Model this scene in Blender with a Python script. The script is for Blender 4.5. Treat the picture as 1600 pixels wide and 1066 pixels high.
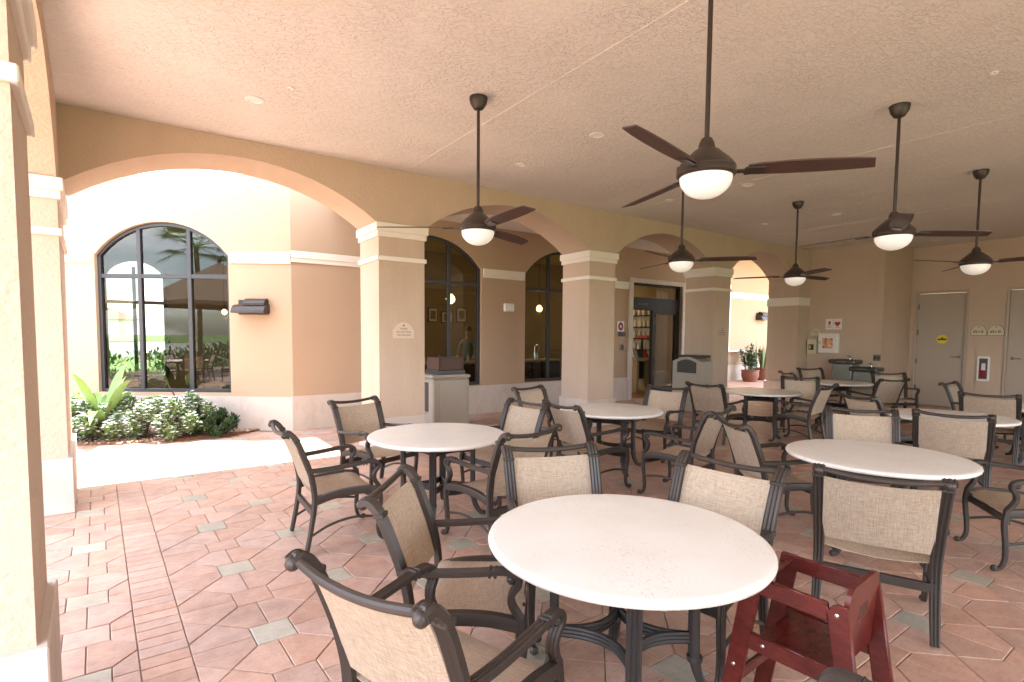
import bpy, bmesh, math, random
from mathutils import Vector, Matrix
random.seed(7)
R = math.radians
S = bpy.context.scene
col = S.collection
for o in list(bpy.data.objects): bpy.data.objects.remove(o)

# ------------------------------------------------------------------ camera
cam_d = bpy.data.cameras.new('camera'); cam = bpy.data.objects.new('camera', cam_d); col.objects.link(cam)
YAW, PITCH, ROLL = R(35.19), R(-3.43), R(.45)
cam.location = (0, 0, 1.607)
fw = Vector((math.sin(YAW)*math.cos(PITCH), math.cos(YAW)*math.cos(PITCH), math.sin(PITCH)))
rt = Vector((math.cos(YAW), -math.sin(YAW), 0)); up = rt.cross(fw)
rt2 = rt*math.cos(ROLL)+up*math.sin(ROLL); up2 = up*math.cos(ROLL)-rt*math.sin(ROLL)
M = Matrix((rt2, up2, -fw)).transposed().to_4x4(); M.translation = cam.location
cam.matrix_world = M
cam_d.sensor_width = 36; cam_d.lens = 828.8*36/1600; cam_d.shift_y = 40.7/1600
cam_d.clip_start = .05; cam_d.clip_end = 3000
S.camera = cam
# ------------------------------------------------------------------ sky, sun, exposure
SUN = Vector((.12, .17, 1)).normalized(); EL = math.asin(SUN.z); AZ = math.atan2(SUN.x, SUN.y)
W = bpy.data.worlds.new('World'); S.world = W; W.use_nodes = True
wn = W.node_tree.nodes; wl = W.node_tree.links; bg = wn['Background']
sky = wn.new('ShaderNodeTexSky'); sky.sky_type = 'NISHITA'; sky.sun_disc = False
sky.sun_elevation = EL; sky.sun_rotation = AZ; sky.air_density = 1; sky.dust_density = 1.5
tc = wn.new('ShaderNodeTexCoord'); mp = wn.new('ShaderNodeMapping'); mp.inputs['Scale'].default_value = (1, 1, 2.6)
nz = wn.new('ShaderNodeTexNoise'); nz.inputs['Scale'].default_value = 2.6; nz.inputs['Detail'].default_value = 8; nz.inputs['Roughness'].default_value = .55
rp = wn.new('ShaderNodeValToRGB'); rp.color_ramp.elements[0].position = .42; rp.color_ramp.elements[1].position = .62
mx = wn.new('ShaderNodeMix'); mx.data_type = 'RGBA'; mx.inputs['B'].default_value = (9.5, 9.6, 9.9, 1)
wl.new(tc.outputs['Generated'], mp.inputs[0]); wl.new(mp.outputs[0], nz.inputs['Vector']); wl.new(nz.outputs['Fac'], rp.inputs[0])
wl.new(rp.outputs[0], mx.inputs['Factor']); wl.new(sky.outputs[0], mx.inputs['A']); wl.new(mx.outputs['Result'], bg.inputs['Color'])
bg.inputs['Strength'].default_value = .15
sd = bpy.data.lights.new('sun', 'SUN'); so = bpy.data.objects.new('sun', sd); col.objects.link(so)
sd.energy = 3.2; sd.angle = R(.5); sd.color = (1, .97, .92)
so.rotation_euler = (-SUN).to_track_quat('-Z', 'Y').to_euler(); so.location = (0, 0, 30)
S.view_settings.view_transform = 'Standard'; S.view_settings.look = 'None'; S.view_settings.gamma = 1
S.view_settings.use_curve_mapping = False; S.view_settings.exposure = 3.0
S.render.engine = 'CYCLES'; S.cycles.use_denoising = True; S.cycles.diffuse_bounces = 6; S.cycles.max_bounces = 10
S.cycles.glossy_bounces = 4; S.cycles.transparent_max_bounces = 12; S.cycles.sample_clamp_indirect = 8; S.cycles.caustics_reflective = False; S.cycles.caustics_refractive = False

# ------------------------------------------------------------------ materials
def mat(name, c, rough=.6, metal=0, bump=None, var=None, emit=None, spec=.5, island=0, objrand=0, sheen=0):
    """c base colour; bump=(scale, strength, detail); var=(scale, amount, colour2)"""
    m = bpy.data.materials.new(name); m.use_nodes = True
    n = m.node_tree.nodes; l = m.node_tree.links; b = n['Principled BSDF']
    b.inputs['Base Color'].default_value = (*c, 1); b.inputs['Roughness'].default_value = rough; b.inputs['Metallic'].default_value = metal
    b.inputs['Specular IOR Level'].default_value = spec
    t = n.new('ShaderNodeTexCoord'); out = None
    if var:
        x = n.new('ShaderNodeTexNoise'); x.inputs['Scale'].default_value = var[0]; x.inputs['Detail'].default_value = 6; x.inputs['Roughness'].default_value = .6
        l.new(t.outputs['Object'], x.inputs['Vector'])
        k = n.new('ShaderNodeMapRange'); k.inputs[1].default_value = .38; k.inputs[2].default_value = .64; k.inputs[4].default_value = var[1]
        l.new(x.outputs['Fac'], k.inputs[0])
        mix = n.new('ShaderNodeMix'); mix.data_type = 'RGBA'; mix.inputs['A'].default_value = (*c, 1); mix.inputs['B'].default_value = (*var[2], 1)
        l.new(k.outputs[0], mix.inputs['Factor']); out = mix.outputs['Result']
    if island or objrand:
        if island: g = n.new('ShaderNodeNewGeometry'); rnd = g.outputs['Random Per Island']
        else: g = n.new('ShaderNodeObjectInfo'); rnd = g.outputs['Random']
        a = island or objrand
        hs = n.new('ShaderNodeHueSaturation'); k = n.new('ShaderNodeMapRange'); k.inputs[3].default_value = 1-a; k.inputs[4].default_value = 1+a
        l.new(rnd, k.inputs[0]); l.new(k.outputs[0], hs.inputs['Value'])
        mu = n.new('ShaderNodeMath'); mu.operation = 'MULTIPLY'; mu.inputs[1].default_value = 7.31; fr = n.new('ShaderNodeMath'); fr.operation = 'FRACT'
        l.new(rnd, mu.inputs[0]); l.new(mu.outputs[0], fr.inputs[0])
        k2 = n.new('ShaderNodeMapRange'); k2.inputs[3].default_value = 1-a*1.3; k2.inputs[4].default_value = 1+a*1.1
        l.new(fr.outputs[0], k2.inputs[0]); l.new(k2.outputs[0], hs.inputs['Saturation'])
        if out: l.new(out, hs.inputs['Color'])
        else: hs.inputs['Color'].default_value = (*c, 1)
        out = hs.outputs[0]
    if out: l.new(out, b.inputs['Base Color'])
    if bump:
        x = n.new('ShaderNodeTexNoise'); x.inputs['Scale'].default_value = bump[0]; x.inputs['Detail'].default_value = bump[2] if len(bump) > 2 else 4
        l.new(t.outputs['Object'], x.inputs['Vector'])
        q = n.new('ShaderNodeBump'); q.inputs['Strength'].default_value = bump[1]; q.inputs['Distance'].default_value = bump[3] if len(bump) > 3 else .01
        l.new(x.outputs['Fac'], q.inputs['Height']); l.new(q.outputs[0], b.inputs['Normal'])
    if emit:
        b.inputs['Emission Color'].default_value = (*emit[0], 1); b.inputs['Emission Strength'].default_value = emit[1]
    return m

MT = {}
MT['pier'] = mat('stucco_tan', (.56, .435, .335), .85, bump=(38, .6, 5, .014), var=(1.3, .5, (.52, .405, .30)), spec=.25)
MT['bwall'] = mat('stucco_peach', (.46, .33, .228), .85, bump=(55, .35, 5, .008), var=(.9, .3, (.43, .305, .208)), spec=.25)
MT['trim'] = mat('cream_trim', (.79, .74, .66), .7, bump=(60, .2), var=(2, .3, (.74, .69, .61)), spec=.3)
MT['base'] = mat('cream_base', (.60, .525, .46), .75, bump=(50, .25), var=(1.5, .45, (.53, .46, .40)), spec=.3)
MT['grout'] = mat('sand_joint', (.44, .335, .275), .95, bump=(300, .4))
MT['frame'] = mat('bronze_frame', (.045, .042, .045), .42, metal=.3, bump=(40, .05))
MT['wood_dark'] = mat('bronze_dark', (.028, .023, .02), .6, metal=0, spec=.15)
MT['door'] = mat('door_paint', (.42, .355, .285), .5, bump=(30, .05), var=(1, .3, (.39, .33, .265)))
MT['doorframe'] = mat('door_frame_paint', (.43, .36, .285), .5)
MT['white'] = mat('white_plastic', (.78, .76, .73), .4, var=(6, .3, (.7, .68, .65)))
MT['red'] = mat('red_print', (.45, .03, .04), .5)
MT['yellow'] = mat('yellow_sign', (.75, .60, .02), .5)
MT['ink'] = mat('dark_print', (.05, .04, .035), .6)
MT['plum'] = mat('plum_print', (.23, .02, .07), .5)
MT['plaque'] = mat('plaque_cream', (.66, .52, .42), .6, bump=(90, .15), var=(8, .3, (.6, .46, .37)))
MT['plaque2'] = mat('plaque_ivory', (.62, .58, .42), .6)
MT['steel'] = mat('polished_steel', (.7, .7, .7), .18, metal=1)
MT['nickel'] = mat('aged_metal', (.2, .19, .17), .35, metal=1)
MT['fount'] = mat('fountain_grey', (.09, .088, .08), .35, metal=.4)
MT['fountbody'] = mat('fountain_sage', (.22, .25, .21), .45)
MT['bin'] = mat('bin_beige', (.40, .36, .295), .45, bump=(80, .08), var=(3, .4, (.36, .325, .265)))
MT['bindark'] = mat('bin_lid_grey', (.06, .06, .06), .4)
MT['tray'] = mat('brown_wicker', (.085, .045, .03), .55, bump=(60, .3))
MT['bronze'] = mat('chair_bronze', (.040, .031, .026), .40, metal=.15, bump=(120, .10, 3, .0015), var=(5, .5, (.056, .043, .036)))
MT['tleg'] = mat('table_bronze', (.038, .034, .033), .42, metal=.15, bump=(120, .10, 3, .0015), var=(7, .5, (.055, .048, .045)))
MT['fan'] = mat('fan_bronze', (.038, .027, .022), .38, metal=.25, var=(4, .4, (.06, .043, .034)))
MT['blade'] = mat('fan_blade_walnut', (.058, .028, .02), .5, bump=(14, .1), var=(6, .5, (.075, .036, .024)))
MT['globe'] = mat('opal_glass', (.85, .83, .79), .3, emit=((1, .95, .87), .035))
MT['hc'] = mat('mahogany_stain', (.135, .021, .016), .22, bump=(20, .06), var=(7, .7, (.07, .011, .009)))
MT['can'] = mat('can_light_trim', (.86, .85, .83), .5)
MT['canlens'] = mat('can_light_lens', (.82, .82, .8), .3)
MT['leaf'] = mat('leaf_green', (.12, .21, .065), .45, island=.35)
MT['leafdk'] = mat('leaf_dark', (.04, .085, .03), .45, island=.35)
MT['crinum'] = mat('crinum_leaf', (.17, .27, .055), .4, var=(5, .5, (.10, .2, .05)))
MT['cordy'] = mat('cordyline_leaf', (.07, .02, .03), .4, island=.4)
MT['petal'] = mat('white_petal', (.82, .82, .78), .5)
MT['stem'] = mat('stem_bark', (.10, .07, .045), .9)
MT['mulch'] = mat('mulch', (.17, .075, .04), .95, bump=(90, .8, 4, .02), var=(40, .8, (.28, .15, .09)))
MT['pebble'] = mat('pebble', (.36, .27, .19), .8, island=.35)
MT['pot'] = mat('terracotta', (.19, .062, .036), .45, var=(5, .5, (.15, .048, .03)))
MT['snake'] = mat('snake_plant_leaf', (.07, .12, .04), .4, var=(18, .8, (.16, .2, .07)))
MT['lawn'] = mat('lawn', (.10, .17, .04), .95, var=(.8, .6, (.07, .13, .03)))
MT['water'] = mat('lake_water', (.22, .27, .30), .08)
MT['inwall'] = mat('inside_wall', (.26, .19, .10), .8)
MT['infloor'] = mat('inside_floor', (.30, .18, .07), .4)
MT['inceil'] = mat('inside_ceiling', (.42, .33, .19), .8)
MT['lampwarm'] = mat('lamp_shade_lit', (.9, .7, .4), .5, emit=((1, .62, .25), 2.2))
MT['canopy'] = mat('canopy_cloth', (.55, .43, .27), .8)
MT['canopydk'] = mat('canopy_brown', (.18, .12, .08), .8)
MT['cush'] = mat('cushion_fabric', (.45, .38, .28), .85)
MT['hedge'] = mat('hedge_leaf', (.09, .17, .03), .5, island=.35)
MT['roof'] = mat('roof_slab', (.5, .42, .33), .9)
MT['tan_counter'] = mat('counter_stone', (.5, .42, .3), .3)
MT['skin'] = mat('skin', (.45, .28, .2), .5)
MT['shirt'] = mat('shirt_green', (.17, .20, .17), .8)
MT['trouser'] = mat('trousers_dark', (.03, .03, .035), .8)
MT['photo'] = mat('printed_picture', (.25, .16, .09), .5, var=(9, 1, (.03, .05, .08)))
MT['aedpic'] = mat('cabinet_picture', (.55, .12, .05), .4, var=(14, 1, (.75, .6, .35)))
MT['matboard'] = mat('mat_board', (.6, .57, .5), .7)

def ceiling_mat():
    m = mat('ceiling_knockdown', (.77, .745, .70), .85, var=(.7, .6, (.70, .67, .625)), spec=.25)
    n = m.node_tree.nodes; l = m.node_tree.links; b = n['Principled BSDF']; t = n.new('ShaderNodeTexCoord')
    mpn = n.new('ShaderNodeMapping'); mpn.inputs['Rotation'].default_value = (0, 0, R(35)); mpn.inputs['Scale'].default_value = (14, 30, 1); l.new(t.outputs['Object'], mpn.inputs[0])
    x = n.new('ShaderNodeTexNoise'); x.inputs['Scale'].default_value = 1; x.inputs['Detail'].default_value = 5; x.inputs['Distortion'].default_value = 1.2; l.new(mpn.outputs[0], x.inputs['Vector'])
    r = n.new('ShaderNodeValToRGB'); r.color_ramp.elements[0].position = .47; r.color_ramp.elements[1].position = .56; l.new(x.outputs['Fac'], r.inputs[0])
    q = n.new('ShaderNodeBump'); q.inputs['Strength'].default_value = .75; q.inputs['Distance'].default_value = .009; lf = n.new('ShaderNodeTexNoise'); lf.inputs['Scale'].default_value = 1.6; lf.inputs['Detail'].default_value = 5; l.new(t.outputs['Object'], lf.inputs['Vector'])
    kk = n.new('ShaderNodeMapRange'); kk.inputs[1].default_value = .35; kk.inputs[2].default_value = .65; kk.inputs[3].default_value = .25; kk.inputs[4].default_value = 1.0; l.new(lf.outputs['Fac'], kk.inputs[0])
    mm = n.new('ShaderNodeMath'); mm.operation = 'MULTIPLY'; l.new(r.outputs[0], mm.inputs[0]); l.new(kk.outputs[0], mm.inputs[1]); l.new(mm.outputs[0], q.inputs['Height']); l.new(q.outputs[0], b.inputs['Normal'])
    return m
MT['ceil'] = ceiling_mat()  # joints share it

def paver_mat(name, c, c2, island):
    m = mat(name, c, .46, var=(9, .75, c2), bump=(60, .35, 7, .006), island=.09 if island else 0, objrand=0 if island else .09, spec=.5)
    n = m.node_tree.nodes; l = m.node_tree.links; g = n.new('ShaderNodeNewGeometry')
    for x in n:
        if x.type == 'TEX_NOISE': l.new(g.outputs['Position'], x.inputs['Vector'])
    return m
def stain(m, sc, amt, stretch=None, lo=.5, hi=.72, pos=True):
    n = m.node_tree.nodes; l = m.node_tree.links; b = n['Principled BSDF']; prev = b.inputs['Base Color'].links[0].from_socket
    x = n.new('ShaderNodeTexNoise'); x.inputs['Scale'].default_value = sc; x.inputs['Detail'].default_value = 8; x.inputs['Roughness'].default_value = .65
    if pos: src = n.new('ShaderNodeNewGeometry').outputs['Position']
    else: src = n.new('ShaderNodeTexCoord').outputs['Object']
    if stretch:
        q = n.new('ShaderNodeMapping'); q.inputs['Scale'].default_value = stretch; l.new(src, q.inputs[0]); src = q.outputs[0]
    l.new(src, x.inputs['Vector'])
    k = n.new('ShaderNodeMapRange'); k.inputs[1].default_value = lo; k.inputs[2].default_value = hi; k.inputs[3].default_value = 1; k.inputs[4].default_value = 1-amt; l.new(x.outputs['Fac'], k.inputs[0])
    mu = n.new('ShaderNodeMix'); mu.data_type = 'RGBA'; mu.blend_type = 'MULTIPLY'; mu.inputs['Factor'].default_value = 1; l.new(prev, mu.inputs['A']); l.new(k.outputs[0], mu.inputs['B']); l.new(mu.outputs['Result'], b.inputs['Base Color'])
BR, BR2 = (.53, .345, .265), (.43, .26, .195)
TN, TN2 = (.46, .42, .335), (.38, .345, .27)
MT['brick_i'] = paver_mat('paver_terracotta_joined', BR, BR2, True); MT['brick_o'] = paver_mat('paver_terracotta', BR, BR2, False)
MT['tan_i'] = paver_mat('paver_tan_joined', TN, TN2, True); MT['tan_o'] = paver_mat('paver_tan', TN, TN2, False)
for k_ in ('brick_i', 'brick_o', 'tan_i', 'tan_o'): stain(MT[k_], 1.7, .28); stain(MT[k_], 24, .2, (1, 2.2, 1), .5, .7)
for k_ in ('tan_i', 'tan_o'): MT[k_].node_tree.nodes['Principled BSDF'].inputs['Roughness'].default_value = .3
stain(MT['hc'], 9, .3, (2, 2, 6), .42, .7, False); stain(MT['pier'], .9, .10, (2.2, 2.2, .5), .48, .75); stain(MT['base'], 2.4, .22, (1.5, 1.5, .7), .5, .75); stain(MT['ceil'], 30, .10, (1, 2, 1), .5, .62)

def stone_top():
    m = mat('table_stone', (.82, .80, .745), .34, var=(3, .5, (.74, .70, .625)), spec=.5)
    n = m.node_tree.nodes; l = m.node_tree.links; b = n['Principled BSDF']; t = n.new('ShaderNodeTexCoord')
    prev = b.inputs['Base Color'].links[0].from_socket
    v = n.new('ShaderNodeTexNoise'); v.inputs['Scale'].default_value = 150; v.inputs['Detail'].default_value = 3; l.new(t.outputs['Object'], v.inputs['Vector'])
    r = n.new('ShaderNodeValToRGB'); r.color_ramp.elements[0].position = .63; r.color_ramp.elements[1].position = .665; l.new(v.outputs['Fac'], r.inputs[0])
    big = n.new('ShaderNodeTexNoise'); big.inputs['Scale'].default_value = 3.5; l.new(t.outputs['Object'], big.inputs['Vector'])
    r2 = n.new('ShaderNodeMapRange'); r2.inputs[1].default_value = .4; r2.inputs[2].default_value = .6; r2.inputs[4].default_value = .75; l.new(big.outputs['Fac'], r2.inputs[0])
    mu = n.new('ShaderNodeMath'); mu.operation = 'MULTIPLY'; l.new(r.outputs[0], mu.inputs[0]); l.new(r2.outputs[0], mu.inputs[1])
    mix = n.new('ShaderNodeMix'); mix.data_type = 'RGBA'; mix.inputs['B'].default_value = (.45, .36, .27, 1); l.new(mu.outputs[0], mix.inputs['Factor']); l.new(prev, mix.inputs['A']); l.new(mix.outputs['Result'], b.inputs['Base Color'])
    q = n.new('ShaderNodeBump'); q.invert = True; q.inputs['Strength'].default_value = .5; q.inputs['Distance'].default_value = .002; l.new(mu.outputs[0], q.inputs['Height']); l.new(q.outputs[0], b.inputs['Normal'])
    return m
MT['stone'] = stone_top()

def sling():
    m = mat('sling_weave', (.40, .315, .235), .75, spec=.3)
    n = m.node_tree.nodes; l = m.node_tree.links; b = n['Principled BSDF']; t = n.new('ShaderNodeTexCoord')
    fac = None
    for sc in ((640, 34, 34), (34, 640, 460)):
        mp_ = n.new('ShaderNodeMapping'); mp_.inputs['Scale'].default_value = sc; l.new(t.outputs['Object'], mp_.inputs[0])
        x = n.new('ShaderNodeTexNoise'); x.inputs['Scale'].default_value = .5; x.inputs['Detail'].default_value = 2; l.new(mp_.outputs[0], x.inputs['Vector'])
        if fac is None: fac = x.outputs['Fac']
        else:
            a = n.new('ShaderNodeMath'); a.operation = 'ADD'; l.new(fac, a.inputs[0]); l.new(x.outputs['Fac'], a.inputs[1]); fac = a.outputs[0]
    k = n.new('ShaderNodeMapRange'); k.inputs[1].default_value = .75; k.inputs[2].default_value = 1.25; l.new(fac, k.inputs[0])
    mix = n.new('ShaderNodeMix'); mix.data_type = 'RGBA'; mix.inputs['A'].default_value = (.44, .34, .248, 1); mix.inputs['B'].default_value = (.66, .54, .415, 1)
    oi = n.new('ShaderNodeObjectInfo'); hv = n.new('ShaderNodeHueSaturation'); kr = n.new('ShaderNodeMapRange'); kr.inputs[3].default_value = .86; kr.inputs[4].default_value = 1.08; l.new(oi.outputs['Random'], kr.inputs[0]); l.new(kr.outputs[0], hv.inputs['Value']); l.new(mix.outputs['Result'], hv.inputs['Color'])
    l.new(k.outputs[0], mix.inputs['Factor']); l.new(hv.outputs[0], b.inputs['Base Color'])
    q = n.new('ShaderNodeBump'); q.inputs['Strength'].default_value = .3; q.inputs['Distance'].default_value = .002; l.new(k.outputs[0], q.inputs['Height']); l.new(q.outputs[0], b.inputs['Normal'])
    tr = n.new('ShaderNodeBsdfTranslucent'); l.new(mix.outputs['Result'], tr.inputs['Color'])
    ms = n.new('ShaderNodeMixShader'); ms.inputs[0].default_value = .25; l.new(b.outputs[0], ms.inputs[1]); l.new(tr.outputs[0], ms.inputs[2]); l.new(ms.outputs[0], n['Material Output'].inputs['Surface'])
    return m
MT['sling'] = sling()

def glass():
    m = bpy.data.materials.new('window_glass'); m.use_nodes = True; n = m.node_tree.nodes; l = m.node_tree.links
    n.remove(n['Principled BSDF'])
    ge = n.new('ShaderNodeNewGeometry'); dt = n.new('ShaderNodeVectorMath'); dt.operation = 'DOT_PRODUCT'; l.new(ge.outputs['Normal'], dt.inputs[0]); l.new(ge.outputs['Incoming'], dt.inputs[1])
    def mth(op, a, b=None):
        q = n.new('ShaderNodeMath'); q.operation = op
        for k_, v in enumerate((a, b)):
            if v is None: continue
            if isinstance(v, (int, float)): q.inputs[k_].default_value = v
            else: l.new(v, q.inputs[k_])
        return q.outputs[0]
    c1 = mth('SUBTRACT', 1, mth('ABSOLUTE', dt.outputs['Value'])); fac = mth('ADD', .05, mth('MULTIPLY', .95, mth('POWER', c1, 5)))   # Schlick, the same from both sides
    g = n.new('ShaderNodeBsdfGlossy'); g.inputs['Roughness'].default_value = 0; t = n.new('ShaderNodeBsdfTransparent'); t.inputs['Color'].default_value = (.62, .63, .58, 1)
    ms = n.new('ShaderNodeMixShader'); l.new(fac, ms.inputs[0]); l.new(t.outputs[0], ms.inputs[1]); l.new(g.outputs[0], ms.inputs[2]); l.new(ms.outputs[0], n['Material Output'].inputs['Surface'])
    return m
MT['glass'] = glass()

# ------------------------------------------------------------------ mesh helpers
def cr(pts, n=6):
    pts = [Vector(p) for p in pts]; P = [pts[0]*2-pts[1]]+pts+[pts[-1]*2-pts[-2]]; out = []
    for i in range(1, len(P)-2):
        a, b, c, d = P[i-1:i+3]
        for k in range(n):
            t = k/n
            out.append(.5*((2*b)+(c-a)*t+(2*a-5*b+4*c-d)*t*t+(3*b-a-3*c+d)*t**3))
    out.append(pts[-1]); return out
def flute(w, d, ridges=3, dep=.12):
    k = ridges*2+1; f = []
    for i in range(k):
        x = -w/2+w*i/(k-1); f.append((x, d/2*(1-dep) if i % 2 == 0 else d/2))
    return f+[(-x, -y) for x, y in f]
def circ(r, n=10): return [(r*math.cos(2*math.pi*i/n), r*math.sin(2*math.pi*i/n)) for i in range(n)]
class MB:
    def __init__(s): s.v = []; s.f = []; s.sm = []
    def add(s, vs, fs, smooth=False):
        o = len(s.v); s.v += [tuple(x) for x in vs]; s.f += [tuple(i+o for i in f) for f in fs]; s.sm += [smooth]*len(fs); return s
    def box(s, a, b):
        (x0, y0, z0), (x1, y1, z1) = a, b
        return s.add([(x0, y0, z0), (x1, y0, z0), (x1, y1, z0), (x0, y1, z0), (x0, y0, z1), (x1, y0, z1), (x1, y1, z1), (x0, y1, z1)],
                     [(3, 2, 1, 0), (4, 5, 6, 7), (0, 1, 5, 4), (1, 2, 6, 5), (2, 3, 7, 6), (3, 0, 4, 7)])
    def bbox(s, a, b, c=.004):
        """box with chamfered edges all round"""
        (x0, y0, z0), (x1, y1, z1) = a, b
        bm = bmesh.new(); g = bmesh.ops.create_cube(bm, size=1)
        for v in bm.verts: v.co = Vector(((x0+x1)/2+v.co.x*(x1-x0), (y0+y1)/2+v.co.y*(y1-y0), (z0+z1)/2+v.co.z*(z1-z0)))
        bmesh.ops.bevel(bm, geom=bm.edges[:], offset=c, segments=1, affect='EDGES')
        bm.verts.index_update(); s.add([v.co for v in bm.verts], [[v.index for v in f.verts] for f in bm.faces]); bm.free(); return s
    def sweep(s, path, prof, side=(1, 0, 0), scale=None, cap=True, smooth=True):
        path = [Vector(p) for p in path]; side = Vector(side); n = len(path); m = len(prof); vs = []
        for i, p in enumerate(path):
            t = (path[min(i+1, n-1)]-path[max(i-1, 0)]).normalized(); a = (side-t*side.dot(t)).normalized(); b = t.cross(a)
            k = scale[i] if scale else 1
            for (x, y) in prof: vs.append(p+a*x*k+b*y*k)
        fs = [(i*m+j, i*m+(j+1) % m, (i+1)*m+(j+1) % m, (i+1)*m+j) for i in range(n-1) for j in range(m)]
        s.add(vs, fs, smooth)
        if cap:
            o = len(s.v)-n*m; s.f += [tuple(o+j for j in reversed(range(m))), tuple(o+(n-1)*m+j for j in range(m))]; s.sm += [False, False]
        return s
    def tube(s, path, r, n=8, side=None, scale=None):
        path = [Vector(p) for p in path]
        if side is None:
            d = (path[-1]-path[0]).normalized() if (path[-1]-path[0]).length > 1e-6 else Vector((0, 0, 1)); side = Vector((1, 0, 0)) if abs(d.x) < .8 else Vector((0, 0, 1))
        return s.sweep(path, circ(r, n), side, scale)
    def lathe(s, prof, c=(0, 0, 0), n=24, smooth=True, cap=True):
        vs = [(c[0]+r*math.cos(2*math.pi*j/n), c[1]+r*math.sin(2*math.pi*j/n), c[2]+z) for r, z in prof for j in range(n)]
        fs = [(i*n+j, i*n+(j+1) % n, (i+1)*n+(j+1) % n, (i+1)*n+j) for i in range(len(prof)-1) for j in range(n)]
        s.add(vs, fs, smooth)
        if cap:
            o = len(s.v)-n*len(prof); s.f += [tuple(o+j for j in reversed(range(n))), tuple(o+(len(prof)-1)*n+j for j in range(n))]; s.sm += [False, False]
        return s
    def ball(s, c, r, n=10, sz=1):
        k = n//2+1; return s.lathe([(max(r*math.sin(math.pi*i/k), 1e-4), -r*sz*math.cos(math.pi*i/k)) for i in range(k+1)], c, n, cap=False)
    def prism(s, poly, f, z0, z1):
        """poly 2D ccw -> f(x,y,z)"""
        n = len(poly); vs = [f(x, y, z0) for x, y in poly]+[f(x, y, z1) for x, y in poly]
        return s.add(vs, [tuple(reversed(range(n))), tuple(range(n, 2*n))]+[(i, (i+1) % n, n+(i+1) % n, n+i) for i in range(n)])
    def xf(s, fn): s.v = [tuple(fn(*v)) for v in s.v]; return s
    def mesh(s, name, m):
        me = bpy.data.meshes.new(name); me.from_pydata(s.v, [], s.f); me.materials.append(MT[m])
        me.polygons.foreach_set('use_smooth', s.sm); bm = bmesh.new(); bm.from_mesh(me); bmesh.ops.recalc_face_normals(bm, faces=bm.faces[:]); bm.to_mesh(me); bm.free(); me.set_sharp_from_angle(angle=R(32)); me.update(); return me
    def build(s, name, m, parent=None, loc=None, rz=0):
        o = bpy.data.objects.new(name, s.mesh(name, m)); col.objects.link(o)
        if parent: o.parent = parent
        if loc: o.location = loc
        o.rotation_euler.z = rz; return o
def tag(o, label=None, cat=None, group=None, kind=None):
    if label: o['label'] = label
    if cat: o['category'] = cat
    if group: o['group'] = group
    if kind: o['kind'] = kind
    return o
def empty(name, loc=(0, 0, 0), rz=0):
    o = bpy.data.objects.new(name, None); col.objects.link(o); o.location = loc; o.rotation_euler.z = rz; o.empty_display_size = .1; return o
KIDS = {}
def copy_tree(o, parent=None):
    c = o.copy(); col.objects.link(c); c.parent = parent
    for ch in [x for x in ALL_CHILDREN(o)]: copy_tree(ch, c)
    return c
def ALL_CHILDREN(o): return [x for x in bpy.data.objects if x.parent == o]
def arc(x0, x1, zs, za, n=16):
    """segmental arch from (x0,zs) over apex za to (x1,zs)"""
    h = (x1-x0)/2; r = za-zs; Rr = (h*h+r*r)/(2*r); cx = (x0+x1)/2; cz = za-Rr
    return [(x0+(x1-x0)*i/n, cz+math.sqrt(max(Rr*Rr-(x0+(x1-x0)*i/n-cx)**2, 0))) for i in range(n+1)]
def wall(mb, s0, s1, z0, z1, ops, t):
    """plane wall along s with openings ops=[(a,b,sill,head_curve)], thickness t (y 0..t); mapped later by xf"""
    cuts = {s0, s1}
    for a, b, sill, cv in ops: cuts |= {a, b} | {x for x, z in cv}
    cuts = sorted(cuts)
    def head(cv, x):
        for (xa, za), (xb, zb) in zip(cv, cv[1:]):
            if xa-1e-6 <= x <= xb+1e-6: return za+(zb-za)*((x-xa)/(xb-xa) if xb > xa else 0)
    def quad(xa, xb, la, lb, ha, hb):
        mb.add([(xa, 0, la), (xb, 0, lb), (xb, 0, hb), (xa, 0, ha), (xa, t, la), (xb, t, lb), (xb, t, hb), (xa, t, ha)], [(0, 1, 2, 3), (7, 6, 5, 4), (0, 4, 5, 1), (3, 2, 6, 7)])
    for xa, xb in zip(cuts, cuts[1:]):
        xm = (xa+xb)/2; op = next((o for o in ops if o[0] < xm < o[1]), None)
        if not op: quad(xa, xb, z0, z0, z1, z1)
        else:
            if op[2] > z0+1e-4: quad(xa, xb, z0, z0, op[2], op[2])
            quad(xa, xb, head(op[3], xa), head(op[3], xb), z1, z1)
    for a, b, sill, cv in ops:
        for x, z in ((a, cv[0][1]), (b, cv[-1][1])):
            mb.add([(x, 0, sill), (x, t, sill), (x, t, z), (x, 0, z)], [(0, 1, 2, 3)])
    for x in (s0, s1): mb.add([(x, 0, z0), (x, t, z0), (x, t, z1), (x, 0, z1)], [(0, 1, 2, 3)])
    return mb

H = 3.793
# ================================================================== SETTING
g = MB().add([(-400, -400, -.06), (400, -400, -.06), (400, 400, -.06), (-400, 400, -.06)], [(0, 1, 2, 3)]).build('lawn_ground', 'lawn'); tag(g, kind='structure')
for nm, a, b in (('lake_water', (-80, -60), (-26, 60)), ('lake_water', (-24, 44), (40, 110))):
    tag(MB().add([(a[0], a[1], -.045), (b[0], a[1], -.045), (b[0], b[1], -.045), (a[0], b[1], -.045)], [(0, 1, 2, 3)]).build(nm, 'water'), kind='structure')
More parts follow.
